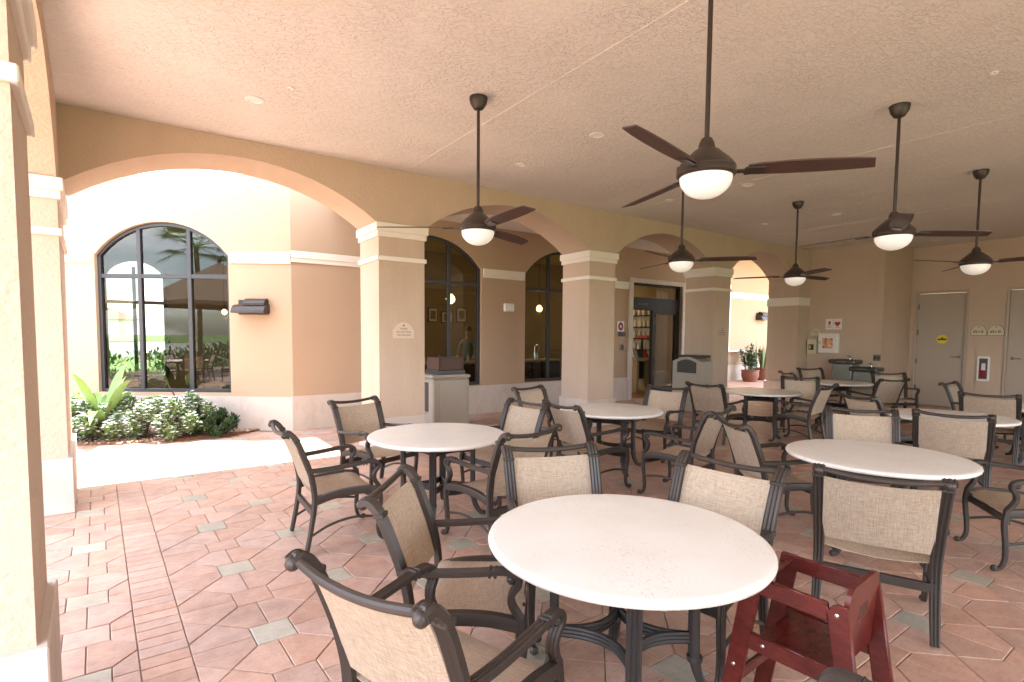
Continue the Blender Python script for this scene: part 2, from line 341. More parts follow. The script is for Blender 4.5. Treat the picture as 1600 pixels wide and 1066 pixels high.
# ---- paved floor: bed + pavers (square stones, each ringed by pentagons)
floor = MB().add([(-16, -9, -.012), (24, -9, -.012), (24, 11.6, -.012), (-16, 11.6, -.012)], [(0, 1, 2, 3)]).build('patio_floor', 'grout'); tag(floor, kind='structure')
P, SQ, SH = .4875, .1, -.0507
def shx(x, y): return (x+SH*(y-4), y)
def paver_poly(kind):
    a = SQ; h = P/2
    if kind == 's': return [(-a, -a), (a, -a), (a, a), (-a, a)]
    base = [(0, a), (a, a), (h, h), (a, P-a), (0, P-a)]      # right of the seam above the square
    if kind == 'ur': pl = base
    elif kind == 'ul': pl = [(-x, y) for x, y in base][::-1]
    elif kind == 'ru': pl = [(y, x) for x, y in base][::-1]
    else: pl = [(y, -x) for x, y in base]
    return pl
def inset(pl, d):
    n = len(pl); out = []
    for i in range(n):
        p0, p1, p2 = Vector(pl[i-1]), Vector(pl[i]), Vector(pl[(i+1) % n])
        e1 = (p1-p0).normalized(); e2 = (p2-p1).normalized(); n1 = Vector((-e1.y, e1.x)); n2 = Vector((-e2.y, e2.x))
        k = (n1+n2); k = k/max(k.dot(n1), .25); out.append(tuple(p1+k*d))
    return out
def paver_mb(pl, mb, ox=0, oy=0, dz=0, shear=True):
    o1 = inset(pl, .0025); o2 = inset(pl, .0055); n = len(pl)
    def T(p, z): x, y = p; x += ox; y += oy; return (x+SH*(y-(4 if not (ox == 0 and oy == 0) else 0)) if shear else x, y, z+dz)
    vs = [T(p, -.012) for p in o1]+[T(p, -.003) for p in o1]+[T(p, 0) for p in o2]
    return mb.add(vs, [(i, (i+1) % n, n+(i+1) % n, n+i) for i in range(n)]+[(n+i, n+(i+1) % n, 2*n+(i+1) % n, 2*n+i) for i in range(n)]+[tuple(range(2*n, 3*n))])
cells = []
strip0, strip1 = -.083, .127         # running-bond strip along the arcade (sheared x at y=4)
camf = Vector((math.sin(YAW), math.cos(YAW))); camr = Vector((math.cos(YAW), -math.sin(YAW)))
def footprint(x, y, w, h):
    p = Vector((x, y)); z = p.dot(camf); u = p.dot(camr)
    if z < .9: return -1
    px = 800+829*u/z; py = 524+829*1.607/z
    if not (-20 < px < 1620 and py < 1085): return -1
    return 829*w/z*829*h*1.607/(z*z)
PZ = []  # (area, polygon, colour, x, y)
def blocked(x, y):
    if 7.45 < y and False: return True
    return False
for i in range(-34, 48):
    for j in range(-28, 16):
        right = i >= -1
        if right: cx = .507+P*i
        else: cx = -.29+P*(i+2)
        cy = 3.985+P*j
        for kd in ('s', 'ur', 'ul', 'ru', 'rd'):
            pl = [(x+cx, y+cy) for x, y in paver_poly(kd)]
            lim0, lim1 = (strip1, 99) if right else (-99, strip0)
            # clip to the side of the strip
            def clip(pl, val, keep):
                out = []
                for a, b in zip(pl, pl[1:]+pl[:1]):
                    ia = (a[0]-val)*keep >= 0; ib = (b[0]-val)*keep >= 0
                    if ia: out.append(a)
                    if ia != ib:
                        t = (val-a[0])/(b[0]-a[0]); out.append((val, a[1]+t*(b[1]-a[1])))
                return out
            pl = clip(pl, strip1, 1) if right else clip(pl, strip0, -1)
            if len(pl) < 3: continue
            A = abs(sum(a[0]*b[1]-b[0]*a[1] for a, b in zip(pl, pl[1:]+pl[:1])))/2
            if A < .0006: continue
            mx_ = sum(p[0] for p in pl)/len(pl); my_ = sum(p[1] for p in pl)/len(pl)
            wx, wy = shx(mx_, my_)
            if wx > 22.5 or wx < -15 or wy < -8.5 or wy > 11.3: continue
            if wy > 9.2 and 2 < wx < 13: continue
            if wy > 9.05-(wx-2.05)*.7 and wx < 2.05: continue
            if wx > 15.6 and wy < 7: continue
            tan = kd == 's' and (i+j + (0 if right else 0)) % 2 == 0
            PZ.append((footprint(wx, wy, .2, .2) if A > .01 else footprint(wx, wy, .1, .1), pl, tan, wx, wy))
        if not right and cx > -.4 and False: pass
# gap columns where the fields meet the strip are covered by the clipped field cells to either side
k = -9.0
while k < 9.3:
    pl = [(strip0, k), (strip1, k), (strip1, k+.1), (strip0, k+.1)]
    wx, wy = shx(.02, k+.05)
    if wy < 9.9: PZ.append((footprint(wx, wy, .2, .1), pl, False, wx, wy))
    k += .1
PZ.sort(key=lambda q: -q[0])
joined = {True: MB(), False: MB()}; cnt = 0
for ar, pl, tan, wx, wy in PZ:
    dz = random.uniform(-.0012, .0012)
    if cnt < 290 and ar > 0:
        mxx = sum(p[0] for p in pl)/len(pl); myy = sum(p[1] for p in pl)/len(pl)
        mb = MB(); paver_mb([(x-mxx, y-myy) for x, y in pl], mb)
        o = mb.build('paver', 'tan_o' if tan else 'brick_o', floor, (*shx(mxx, myy), dz)); cnt += 1
    else: paver_mb(pl, joined[tan], 1e-9, 1e-9, dz)
for tn, mbj in joined.items(): tag(mbj.build('paver_field', 'tan_i' if tn else 'brick_i', floor), kind='stuff')

# ---- ceiling and roof
ce = MB().box((-1.2, -5.2, H), (16.2, 7.49, H+.02)).build('ceiling', 'ceil'); tag(ce, kind='structure')
for x in (3.0, 7.08, 11.2): MB().bbox((x-.011, -4.4, H-.004), (x+.011, 6.775, H+.002), .0018).build('ceiling_joint', 'ceil', ce)
rf = MB().box((-1.35, -5.35, H+.021), (16.3, 7.62, H+.5)).build('patio_roof', 'roof'); tag(rf, kind='structure')

cc = MB().box((2.75, 7.481, H+.003), (13.3, 9.199, H+.023)).build('corridor_ceiling', 'ceil'); tag(cc, kind='structure')
MB().box((2.72, 7.63, H+.024), (13.3, 9.199, H+.4)).build('corridor_roof', 'roof', cc)
# ---- arcades
ZS, ZA = 3.06, 3.59
def pier_parts(parent, x0, x1, y0, y1, fn=lambda x, y, z: (x, y, z), cap=True, base=.49, low=2.585, dz=0):
    low += dz
    p = MB().box((x0, y0, .0), (x1, y1, ZS+dz)).xf(fn).build('pier', 'pier', parent)
    def ring(nm, z0, z1, d, m):
        MB().bbox((x0-d, y0-d, z0), (x1+d, y1+d, z1), .006).xf(fn).build(nm, m, p)
    if cap:
        mb = MB().bbox((x0-.045, y0-.045, 2.965+dz), (x1+.045, y1+.045, 3.075+dz), .006); mb.bbox((x0-.025, y0-.025, 2.895+dz), (x1+.025, y1+.025, 2.966+dz), .006)
        mb.xf(fn).build('capital', 'trim', p)
    ring('band', low, 2.645+dz, .025, 'trim')
    ring('plinth', 0.001, base, .035, 'base')
    return p
YF, YB = 6.78, 7.48
xs = [(-.70, -.56), (2.62, 3.28), (6.40, 7.03), (9.98, 10.59), (13.38, 13.95)]
ar = empty('arcade_wall', (0, 0, 0)); tag(ar, 'long tan stucco arcade with four segmental arches between the tables and the restaurant', 'arcade')
sp = MB(); ops = []
for (a0, a1), (b0, b1) in zip(xs, xs[1:]): ops.append((a1, b0, ZS, arc(a1, b0, ZS, ZA)))
wall(sp, -.70, 13.95, ZS, H-.001, ops, YB-YF); sp.xf(lambda x, y, z: (x, y+YF, z)).build('spandrel', 'pier', ar)
for i, (a, b) in enumerate(xs[1:4]): pier_parts(ar, a, b, YF, YB)
# last pier against the end wall: plain body with one wall band
p = MB().box((13.38, 6.70, 0), (13.95, YB+.001, ZS)).build('pier', 'pier', ar); MB().box((13.38, 6.70, ZS), (13.95, YF-.0015, H-.0012)).build('pilaster', 'pier', p)
MB().bbox((13.355, 6.675, 2.40), (13.955, YB+.02, 2.60), .006).build('band', 'trim', p)
MB().bbox((13.345, 6.665, .001), (13.955, YB+.03, .49), .006).build('plinth', 'base', p)
# left arcade, slightly skewed
xl = lambda y: -.325-.058*(y-2.46)
al = empty('arcade_wall', (0, 0, 0)); tag(al, 'tan stucco arcade along the open left side with a tall near pier', 'arcade')
fl = lambda x, y, z: (x+xl(y), y, z)
ys = [(-5.0, -4.2), (-1.15, -.53), (2.46, 3.07), (6.06, 7.481)]
ZL = ZS-.15
ops = [(a1, b0, ZL, arc(a1, b0, ZL, ZA-.06)) for (a0, a1), (b0, b1) in zip(ys, ys[1:])]
sp = MB(); wall(sp, -5.0, 6.76, ZL, H-.0015, ops, .66); sp.xf(lambda s, t, z: (xl(s)-t, s, z)).build('spandrel', 'pier', al)
for i, (a, b) in enumerate(ys): pier_parts(al, -.66, 0, a, b, fl, dz=-.15)
MB().box((-.66, 6.761, ZL), (-.002, YB, H-.0017)).xf(fl).build('pier_head', 'pier', al)
# unseen south arcade behind the viewer, bays opened or closed to set the light
as_ = empty('arcade_wall', (0, 0, 0)); tag(as_, 'unseen tan stucco arcade behind the viewpoint, its bays shaped for the light', 'arcade')
xs2 = [(-.6, .1), (3.3, 3.9), (7.1, 7.7), (10.9, 11.5), (14.7, 15.6)]
ops = [(a1, b0, ZS, arc(a1, b0, ZS, ZA)) for (a0, a1), (b0, b1) in zip(xs2, xs2[1:])]
sp = MB(); wall(sp, .13, 15.6, ZS, H-.0016, [(max(a, .131), b, c, d) for a, b, c, d in ops[:3]], .7); sp.xf(lambda s, t, z: (s, -4.4-t, z)).build('spandrel', 'pier', as_)
for a, b in xs2[1:3]: pier_parts(as_, a, b, -5.1, -4.4)
MB().box((10.9, -5.1, 0), (15.6, -4.4, ZS-.0005)).build('light_blocking_bay', 'pier', as_)  # unseen wall added to cut the light toward the far end

# ---- end walls
e1 = MB().box((13.9, 5.06, 0), (15.75, 6.7, H-.0012)).build('end_wall', 'pier'); tag(e1, kind='structure')
e2 = MB(); wall(e2, -5.1, 5.055, 0, H-.0013, [(3.98, 4.90, 0, [(3.98, 2.68), (4.90, 2.68)]), (2.30, 3.24, 0, [(2.30, 2.68), (3.24, 2.68)])], .3)
e2.xf(lambda s, t, z: (15.5+t, s, z)); e2 = e2.build('door_wall', 'pier'); tag(e2, kind='structure')
for a, b in ((-5.1, 2.17), (3.37, 3.85), (5.03, 5.05)): MB().box((15.488, a, .001), (15.499, b, .10)).build('skirting', 'base', e2)
def flush_door(y0, y1, hinge_hi, label):
    d = empty('service_door', (15.5, (y0+y1)/2, 0)); w = (y1-y0)/2
    f = MB()
    for s in (-1, 1): f.bbox((-.03, s*(w+.001) if s > 0 else -w-.05, 0), (.08, w+.05 if s > 0 else -w-.001, 2.73), .006)
    f.bbox((-.031, -w-.05, 2.681), (.081, w+.05, 2.735), .006); f.build('door_frame', 'doorframe', d)
    lf = MB().bbox((.02, -w+.005, .012), (.065, w-.005, 2.672), .003).build('door_leaf', 'door', d)
    hs = w-.01 if hinge_hi else -w+.01
    for z in (.42, 1.06, 1.75, 2.37): MB().bbox((-.005, hs-.02, z-.06), (.022, hs+.02, z+.06), .004).build('hinge', 'nickel', d)
    ks = -1 if hinge_hi else 1
    hd = MB().lathe([(.034, 0), (.034, .012), (.014, .016), (.014, .05)], n=14).xf(lambda x, y, z: (.02-z, ks*(w-.09)+x, 1.19+y))
    hd.bbox((-.045, min(ks*(w-.09), ks*(w-.23)), 1.178), (-.027, max(ks*(w-.09), ks*(w-.23)), 1.202), .006); hd.build('handle', 'nickel', d)
    MB().bbox((-.02, -w, .0), (.09, w, .010), .003).build('threshold', 'nickel', d)
    tag(d, label, 'door'); return d
flush_door(3.98, 4.90, True, 'taupe flush service door with a round yellow sticker beside the drinking fountains')
flush_door(2.30, 3.24, False, 'plain taupe flush service door beyond the two arched plaques')

# ---- restaurant building
KX, KY = 2.07, 9.2; DA = Vector((-.817, .576, 0)).normalized(); NA = Vector((-.576, -.817, 0)).normalized()
fA = lambda s, t, z: tuple(Vector((KX, KY, 0))+DA*s-NA*t+Vector((0, 0, z)))       # s leftwards from the corner, t into the building
fC = lambda s, t, z: (s, 9.2+t, z)
bd = empty('restaurant_building', (0, 0, 0)); tag(bd, 'peach stucco restaurant building with cream band, arched bronze windows and a glass entrance', 'building')
WA = (1.02, 3.20, .62, 2.86, 3.40); W2 = (3.45, 5.72, .59, 2.93, 3.49); W3 = (6.82, 9.09, .59, 2.93, 3.49); DR = (10.17, 12.12)
HB = 4.15
def op(w): return (w[0], w[1], w[2], arc(w[0], w[1], w[3], w[4], 18))
mb = MB(); wall(mb, .0, 6.5, 0, HB, [op(WA)], .25); mb.xf(fA).build('wall', 'bwall', bd)
mb = MB(); wall(mb, KX, 13.2, 0, HB+.001, [op(W2), op(W3), (*DR, 0, [(DR[0], 2.96), (DR[1], 2.96)])], .25)
mb.xf(fC).build('wall', 'bwall', bd)
# bands and plinths, butted against the windows
for f, rng, top in ((fA, [(0, .99), (3.23, 6.4)], (2.74, 2.92)), (fC, [(KX, 3.42), (5.75, 6.79), (9.12, 10.02), (12.27, 13.2)], (2.77, 2.95))):
    for a, b in rng:
        m2 = MB().bbox((a, -.035, top[0]+.07), (b, .001, top[1]), .004).bbox((a, -.022, top[0]), (b, .001, top[0]+.071), .004); m2.xf(f).build('band', 'trim', bd)
MB().box((-.012, -.03, .001), (6.4, .001, .56)).xf(fA).build('plinth', 'base', bd)
for a, b in ((KX-.02, 10.02), (12.27, 13.2)): MB().box((a, -.03, .001), (b, .001, .575)).xf(fC).build('plinth', 'base', bd)
MB().box((2.2, 9.2, HB+.003), (13.3, 16.4, HB+.25)).build('roof', 'roof', bd)
MB().add([fA(0, .0, HB+.002), fA(6.4, .0, HB+.002), (-3.2, 16.4, HB+.002), (2.3, 16.4, HB+.002)], [(0, 1, 2, 3)]).build('roof', 'roof', bd)
MB().box((12.95, 9.451, 0), (13.2, 16.4, HB)).build('wall', 'bwall', bd)
def window(w, f, nm_label):
    a, b, sl, sp_, ap = w; cvo = arc(a, b, sp_, ap, 18); d = .055
    fr = empty('window'); fr.parent = bd
    m = MB(); q0, q1 = .06, .14
    def bar(x0, x1, z0, z1): m.bbox((x0, q0, z0), (x1, q1, z1), .004)
    bar(a, a+d, sl, sp_+.03); bar(b-d, b, sl, sp_+.03); bar(a+d, b-d, sl, sl+d)
    cvi = arc(a+d, b-d, sp_+.0, ap-d, 18)
    n = len(cvo); vs = [(x, q0, z) for x, z in cvo]+[(x, q0, z) for x, z in cvi]+[(x, q1, z) for x, z in cvo]+[(x, q1, z) for x, z in cvi]
    m.add(vs, [(i, i+1, n+i+1, n+i) for i in range(n-1)]+[(2*n+i, 2*n+i+1, 3*n+i+1, 3*n+i) for i in range(n-1)]+[(n+i, n+i+1, 3*n+i+1, 3*n+i) for i in range(n-1)])
    m.xf(f).build('window_frame', 'frame', fr)
    zt = 2.53 if w is WA else 2.62
    x1, x2 = a+(b-a)*.312, a+(b-a)*.688
    def hz(x):
        for (xa, za), (xb, zb) in zip(cvi, cvi[1:]):
            if xa <= x <= xb: return za+(zb-za)*(x-xa)/(xb-xa)
        return cvi[0][1]
    for x in (x1, x2): MB().bbox((x-.033, q0+.004, sl+d), (x+.033, q1-.004, hz(x)+.01), .004).xf(f).build('mullion', 'frame', fr)
    MB().bbox((a+d, q0+.008, zt-.035), (b-d, q1-.008, zt+.035), .004).xf(f).build('transom', 'frame', fr)
    for xa, xb in ((a+d, x1-.033), (x1+.033, x2-.033), (x2+.033, b-d)):
        MB().box((xa, .098, sl+d), (xb, .104, zt-.035)).xf(f).build('pane', 'glass', fr)
        pts = [(xa, zt+.035), (xb, zt+.035)]+[(x, hz(x)) for x in [xb-(xb-xa)*i/10 for i in range(11)]]
        nn = len(pts); MB().add([f(x, .098, z) for x, z in pts]+[f(x, .104, z) for x, z in pts], [tuple(range(nn)), tuple(range(2*nn-1, nn-1, -1))]+[(i, (i+1) % nn, nn+(i+1) % nn, nn+i) for i in range(nn)]).build('pane', 'glass', fr)
    return fr
window(WA, fA, ''); window(W2, fC, ''); window(W3, fC, '')
# glass entrance
en = empty('sliding_door'); en.parent = bd
m = MB().bbox((10.03, -.04, 0), (10.17, .03, 3.07), .006).bbox((12.12, -.04, 0), (12.26, .03, 3.07), .006).bbox((10.169, -.039, 2.955), (12.121, .029, 3.069), .006); m.xf(fC).build('door_casing', 'base', en)
m = MB()
for a, b, z0, z1 in ((10.17, 10.23, 0, 2.955), (12.06, 12.12, 0, 2.955), (10.23, 12.06, 2.90, 2.955), (10.23, 12.06, 2.28, 2.60), (11.02, 11.10, 0.06, 2.28), (11.96, 12.04, .06, 2.28), (11.10, 11.96, .06, .26), (11.10, 11.96, 2.19, 2.28)): m.bbox((a, .06, z0), (b, .16, z1), .004)
m.xf(fC).build('door_frame', 'wood_dark', en)
for a, b, z0, z1 in ((10.23, 12.06, 2.60, 2.90), (11.10, 11.96, .26, 2.19)): MB().box((a, .10, z0), (b, .106, z1)).xf(fC).build('pane', 'glass', en)
mb = MB()
for i in range(4): mb.box((10.46+i*.09, .055, 2.41), (10.52+i*.09, .059, 2.46))
mb.xf(fC).build('lettering', 'ink', en)
# ---- inside of the restaurant
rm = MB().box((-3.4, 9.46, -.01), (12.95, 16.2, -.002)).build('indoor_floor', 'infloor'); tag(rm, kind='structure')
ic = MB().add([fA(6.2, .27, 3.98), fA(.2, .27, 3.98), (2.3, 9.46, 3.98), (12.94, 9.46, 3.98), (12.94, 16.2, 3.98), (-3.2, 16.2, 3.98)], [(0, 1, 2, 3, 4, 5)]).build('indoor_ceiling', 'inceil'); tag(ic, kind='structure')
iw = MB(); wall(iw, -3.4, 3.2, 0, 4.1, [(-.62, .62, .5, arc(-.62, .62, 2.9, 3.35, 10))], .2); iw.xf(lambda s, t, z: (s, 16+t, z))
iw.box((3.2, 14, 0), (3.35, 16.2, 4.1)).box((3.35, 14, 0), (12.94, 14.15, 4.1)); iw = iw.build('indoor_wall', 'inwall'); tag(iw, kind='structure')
fm = MB()
for x in (-.62, -.05, .58): fm.box((x-.03, 15.97, .5), (x+.05, 15.999, 3.2))
for a, b in ((-.62, .62),): fm.box((a, 15.965, 2.3), (b, 15.996, 2.38)); fm.box((a, 15.965, .45), (b, 15.996, .53))
fm.build('window_frame', 'frame', iw)
for i, (x, z, w, h) in enumerate(((7.02, 2.18, .30, .42), (7.48, 2.12, .38, .34), (7.97, 2.20, .34, .44))):
    pc = MB().bbox((x-w/2, 13.955, z-h/2), (x+w/2, 13.998, z+h/2), .006).build('framed_picture', 'wood_dark')
    mt_ = MB().box((x-w/2+.025, 13.950, z-h/2+.025), (x+w/2-.025, 13.954, z+h/2-.025)).build('mat_board', 'matboard', pc)
    MB().box((x-w*.27, 13.945, z-h*.29), (x+w*.27, 13.949, z+h*.29)).build('print', 'photo', pc)
    tag(pc, ('tall framed picture on the inside wall, left of three', 'wide low framed picture on the inside wall, middle of three', 'largest framed picture on the inside wall, right of three')[i], 'picture')
def pendant(x, y, z, r, pw, label):
    o = empty('pendant_lamp', (x, y, z)); MB().tube([(0, 0, r*.8), (0, 0, 3.975-z)], .008, 6).build('cord', 'wood_dark', o)
    MB().lathe([(r*.35, r), (r*.8, r*.5), (r, 0), (r*.85, -r*.6), (r*.3, -r)], n=14).build('shade', 'lampwarm', o)
    ld = bpy.data.lights.new('lamp', 'POINT'); ld.energy = pw; ld.color = (1, .72, .38); ld.shadow_soft_size = r; lo = bpy.data.objects.new('lamp_light', ld); col.objects.link(lo); lo.parent = o; lo.location = (0, 0, -r*1.6)
    tag(o, label, 'lamp')
pendant(6.53, 12, 2.52, .12, 4.5, 'glowing amber pendant lamp seen through the arched window behind the brown box')
pendant(9.40, 12, 2.38, .09, 5, 'small glowing pendant lamp seen through the arched window next to the exit light')
pendant(12.0, 12.2, 2.7, .1, 4, 'glowing pendant lamp inside above the glass entrance')
pendant(1.5, 12.6, 2.05, .055, 3, 'glowing lamp inside the window behind the flower bed')
# counter, bottles, podium
ct = empty('service_counter', (6.4, 11.1, 0)); MB().box((-1.3, -.3, 0), (1.0, .3, .92)).build('cabinet', 'wood_dark', ct); MB().bbox((-1.35, -.36, .921), (1.05, .36, .965), .008).build('worktop', 'tan_counter', ct); tag(ct, 'stone topped service counter inside the window behind the bins', 'counter')
for i in range(9):
    x = 5.35+i*.2+random.uniform(-.05, .05); hgt = random.uniform(.16, .26); m_ = ('yellow', 'red', 'white', 'tan_counter')[i % 4]
    o = MB().lathe([(.03, 0), (.032, hgt*.6), (.012, hgt*.8), (.012, hgt)], n=10).build('bottle', m_, None, (x, 11.0+random.uniform(-.15, .15), .966)); tag(o, 'condiment bottle standing on the indoor service counter', 'bottle', 'bottles on the indoor counter')
ct = empty('buffet_counter', (8.6, 11.6, 0)); MB().box((-1, -.3, 0), (1, .3, .90)).build('cabinet', 'wood_dark', ct); MB().bbox((-1.05, -.35, .901), (1.05, .35, .95), .008).build('worktop', 'tan_counter', ct); tag(ct, 'long buffet counter inside the window beside the glass entrance', 'counter')
for x, s_ in ((8.0, 1), (8.35, .8), (9.0, 1.1)):
    o = MB().lathe([(.09*s_, 0), (.09*s_, .3*s_), (.06*s_, .36*s_), (.02, .38*s_)], n=14).build('coffee_urn', 'steel', None, (x, 11.6, .951)); tag(o, 'steel coffee urn on the buffet counter indoors', 'urn', 'urns on the buffet counter')
pd = empty('host_stand', (12.05, 10.5, 0))
MB().bbox((-.5, -.25, .92), (.35, .25, .99), .008).build('top', 'tan_counter', pd); 
for x in (-.45, .22): MB().box((x, -.22, 0), (x+.09, .22, .919)).build('leg', 'tan_counter', pd)
MB().box((-.36, .1, .35), (.22, .2, .85)).build('panel', 'wood_dark', pd); tag(pd, 'pale host stand inside the glass entrance', 'host stand')
for x, m_, sz, rz, lb in ((11.72, 'white', .26, .3, 'white menu card propped on the host stand'), (11.95, 'ink', .24, -.2, 'black menu holder propped on the host stand'), (12.2, 'red', .2, .1, 'red menu card propped on the host stand')):
    o = MB().xf(lambda *a: a).add([(-.1, 0, 0), (.1, 0, 0), (.1, .1, sz), (-.1, .1, sz), (-.1, .02, 0), (.1, .02, 0), (.1, .12, sz), (-.1, .12, sz)], [(0, 1, 2, 3), (7, 6, 5, 4), (0, 4, 5, 1), (1, 5, 6, 2), (2, 6, 7, 3), (3, 7, 4, 0)]).build('menu_card', m_, None, (x, 10.42, .991), rz); tag(o, lb, 'menu')
sh = empty('display_shelf', (12.9, 11.6, 0)); MB().box((-.04, -.9, 0), (.02, .9, 2.4)).build('back_panel', 'base', sh)
jr = MB()
for z in (.5, .85, 1.2, 1.55, 1.9, 2.25):
    MB().bbox((-.28, -.9, z-.025), (-.041, .9, z), .004).build('shelf', 'wood_dark', sh)
    for k_ in range(9): jr.lathe([(.05, 0), (.055, .14), (.03, .2), (.03, .23)], (-.16, -.78+k_*.195+random.uniform(-.03, .03), z+.001), 8)
tag(jr.build('jars', 'matboard', sh), kind='stuff'); tag(sh, 'tall shelf of pale jars inside behind the glass entrance', 'shelf')
o = MB().bbox((0, -.22, 0), (.05, .22, .09), .006).build('lit_sign', 'red', None, (12.5, 10.9, 1.55)); MB().bbox((.0, -.03, -.558), (.04, .03, -.001), .004).build('stem', 'wood_dark', o); tag(o, 'small red sign above the host stand indoors', 'sign')
# person inside
def person(loc, rz):
    o = bpy.data.meshes.new('person'); J = [((0, 0, .95), .15), ((0, 0, 1.2), .16), ((0, 0, 1.42), .14), ((0, 0, 1.52), .06), ((0, .01, 1.6), .075), ((0, .015, 1.70), .085), ((0, .01, 1.77), .06),
         ((.19, 0, 1.42), .07), ((.25, .03, 1.16), .05), ((.22, .2, 1.0), .038), ((.2, .27, .98), .03), ((-.19, 0, 1.42), .07), ((-.25, .03, 1.16), .05), ((-.22, .2, 1.0), .038), ((-.2, .27, .98), .03),
         ((.1, 0, .88), .1), ((.11, .02, .5), .075), ((.11, -.01, .09), .05), ((.12, .12, .03), .035), ((-.1, 0, .88), .1), ((-.11, .02, .5), .075), ((-.11, -.01, .09), .05), ((-.12, .12, .03), .035)]
    E_ = [(0, 1), (1, 2), (2, 3), (3, 4), (4, 5), (5, 6), (2, 7), (7, 8), (8, 9), (9, 10), (2, 11), (11, 12), (12, 13), (13, 14), (0, 15), (15, 16), (16, 17), (17, 18), (0, 19), (19, 20), (20, 21), (21, 22)]
    o.from_pydata([j[0] for j in J], E_, []); ob = bpy.data.objects.new('person', o); col.objects.link(ob)
    md = ob.modifiers.new('skin', 'SKIN'); 
    for i, j in enumerate(J): o.skin_vertices[0].data[i].radius = (j[1], j[1]*.8)
    o.skin_vertices[0].data[0].use_root = True
    ob.modifiers.new('sub', 'SUBSURF').levels = 1; ob.modifiers['sub'].render_levels = 1
    dg = bpy.context.evaluated_depsgraph_get(); me = bpy.data.meshes.new_from_object(ob.evaluated_get(dg)); ob.modifiers.clear(); ob.data = me
    me.materials.clear()
    for k_ in ('shirt', 'trouser', 'skin'): me.materials.append(MT[k_])
    for p_ in me.polygons:
        z = p_.center.z; p_.use_smooth = True
        p_.material_index = 2 if z > 1.5 or (abs(p_.center.x) > .16 and z < 1.1 and z > .9 and p_.center.y > .12) else (1 if z < .97 else 0)
    ob.location = loc; ob.rotation_euler.z = rz
    MB().lathe([(.001, .1), (.06, .085), (.09, .03), (.092, -.03)], (0, -.012, 1.735), 14, cap=False).build('hair', 'stem', ob)
    tag(ob, 'person in a pale green shirt and dark trousers standing indoors behind the window', 'person'); return ob
person((6.9, 11.75, 0), 2.2)

# ---- wall beyond the last arch
wf = MB().box((13.2, 11.3, 0), (23, 11.55, 4.6)).build('courtyard_wall', 'bwall'); tag(wf, 'peach stucco courtyard wall with cream band beyond the last arch', 'wall')
MB().bbox((13.2, 11.26, 3.02), (22.9, 11.301, 3.24), .005).build('band', 'trim', wf); MB().box((13.2, 11.27, .001), (22.9, 11.301, .58)).build('plinth', 'base', wf)
MB().box((13.3, 8.35, 4.601), (23.2, 11.55, 4.75)).build('added_shade_eave', 'roof', wf); MB().bbox((17.0, 11.12, 1.07), (18.46, 11.301, 1.13), .005).build('ledge', 'trim', wf); MB().bbox((17.0, 11.24, 1.131), (17.62, 11.301, 3.5), .005).build('jamb', 'trim', wf)  # eave added over the courtyard to shade its ground and wall
def sconce(loc, rz, label, s=1):
    o = empty('wall_sconce', loc, rz)
    pf = [(-.26, 0), (.26, 0), (.26, .03), (.20, .12), (.12, .125), (.10, .19), (-.04, .215), (-.16, .19), (-.20, .12), (-.26, .03)]
    # lower hood
    m = MB(); w = .24*s
    low = [(0, 0), (.20, 0), (.20, .03), (.17, .085), (.11, .12), (0, .135)]
    m.add([(-w, -y*s, z*s) for y, z in low]+[(w, -y*s, z*s) for y, z in low], [tuple(range(6)), tuple(range(11, 5, -1))]+[(i, (i+1) % 6, 6+(i+1) % 6, 6+i) for i in range(6)]); m.build('hood', 'fan', o)
    m = MB(); up_ = [(0, .13), (.13, .118), (.13, .15), (.10, .19), (.05, .215), (0, .22)]; w2 = .155*s; sh = .06*s
    m.add([(-w2+sh, -y*s, z*s) for y, z in up_]+[(w2+sh, -y*s, z*s) for y, z in up_], [tuple(range(6)), tuple(range(11, 5, -1))]+[(i, (i+1) % 6, 6+(i+1) % 6, 6+i) for i in range(6)]); m.build('crown', 'fan', o)
    MB().box((-w+.02, -.002, -.02), (w-.02, .004, .2*s)).build('back_plate', 'fan', o)
    tag(o, label, 'wall light')
rzA = math.atan2(NA.y, NA.x)+math.pi/2
sconce(fA(.62, -.005, 1.93), rzA, 'dark bronze stepped wall light on the sunlit facade beside the big arched window', 1.1)
sconce((19.7, 11.294, 2.27), 0, 'dark bronze wall light on the courtyard wall above the potted plants', 1.4)

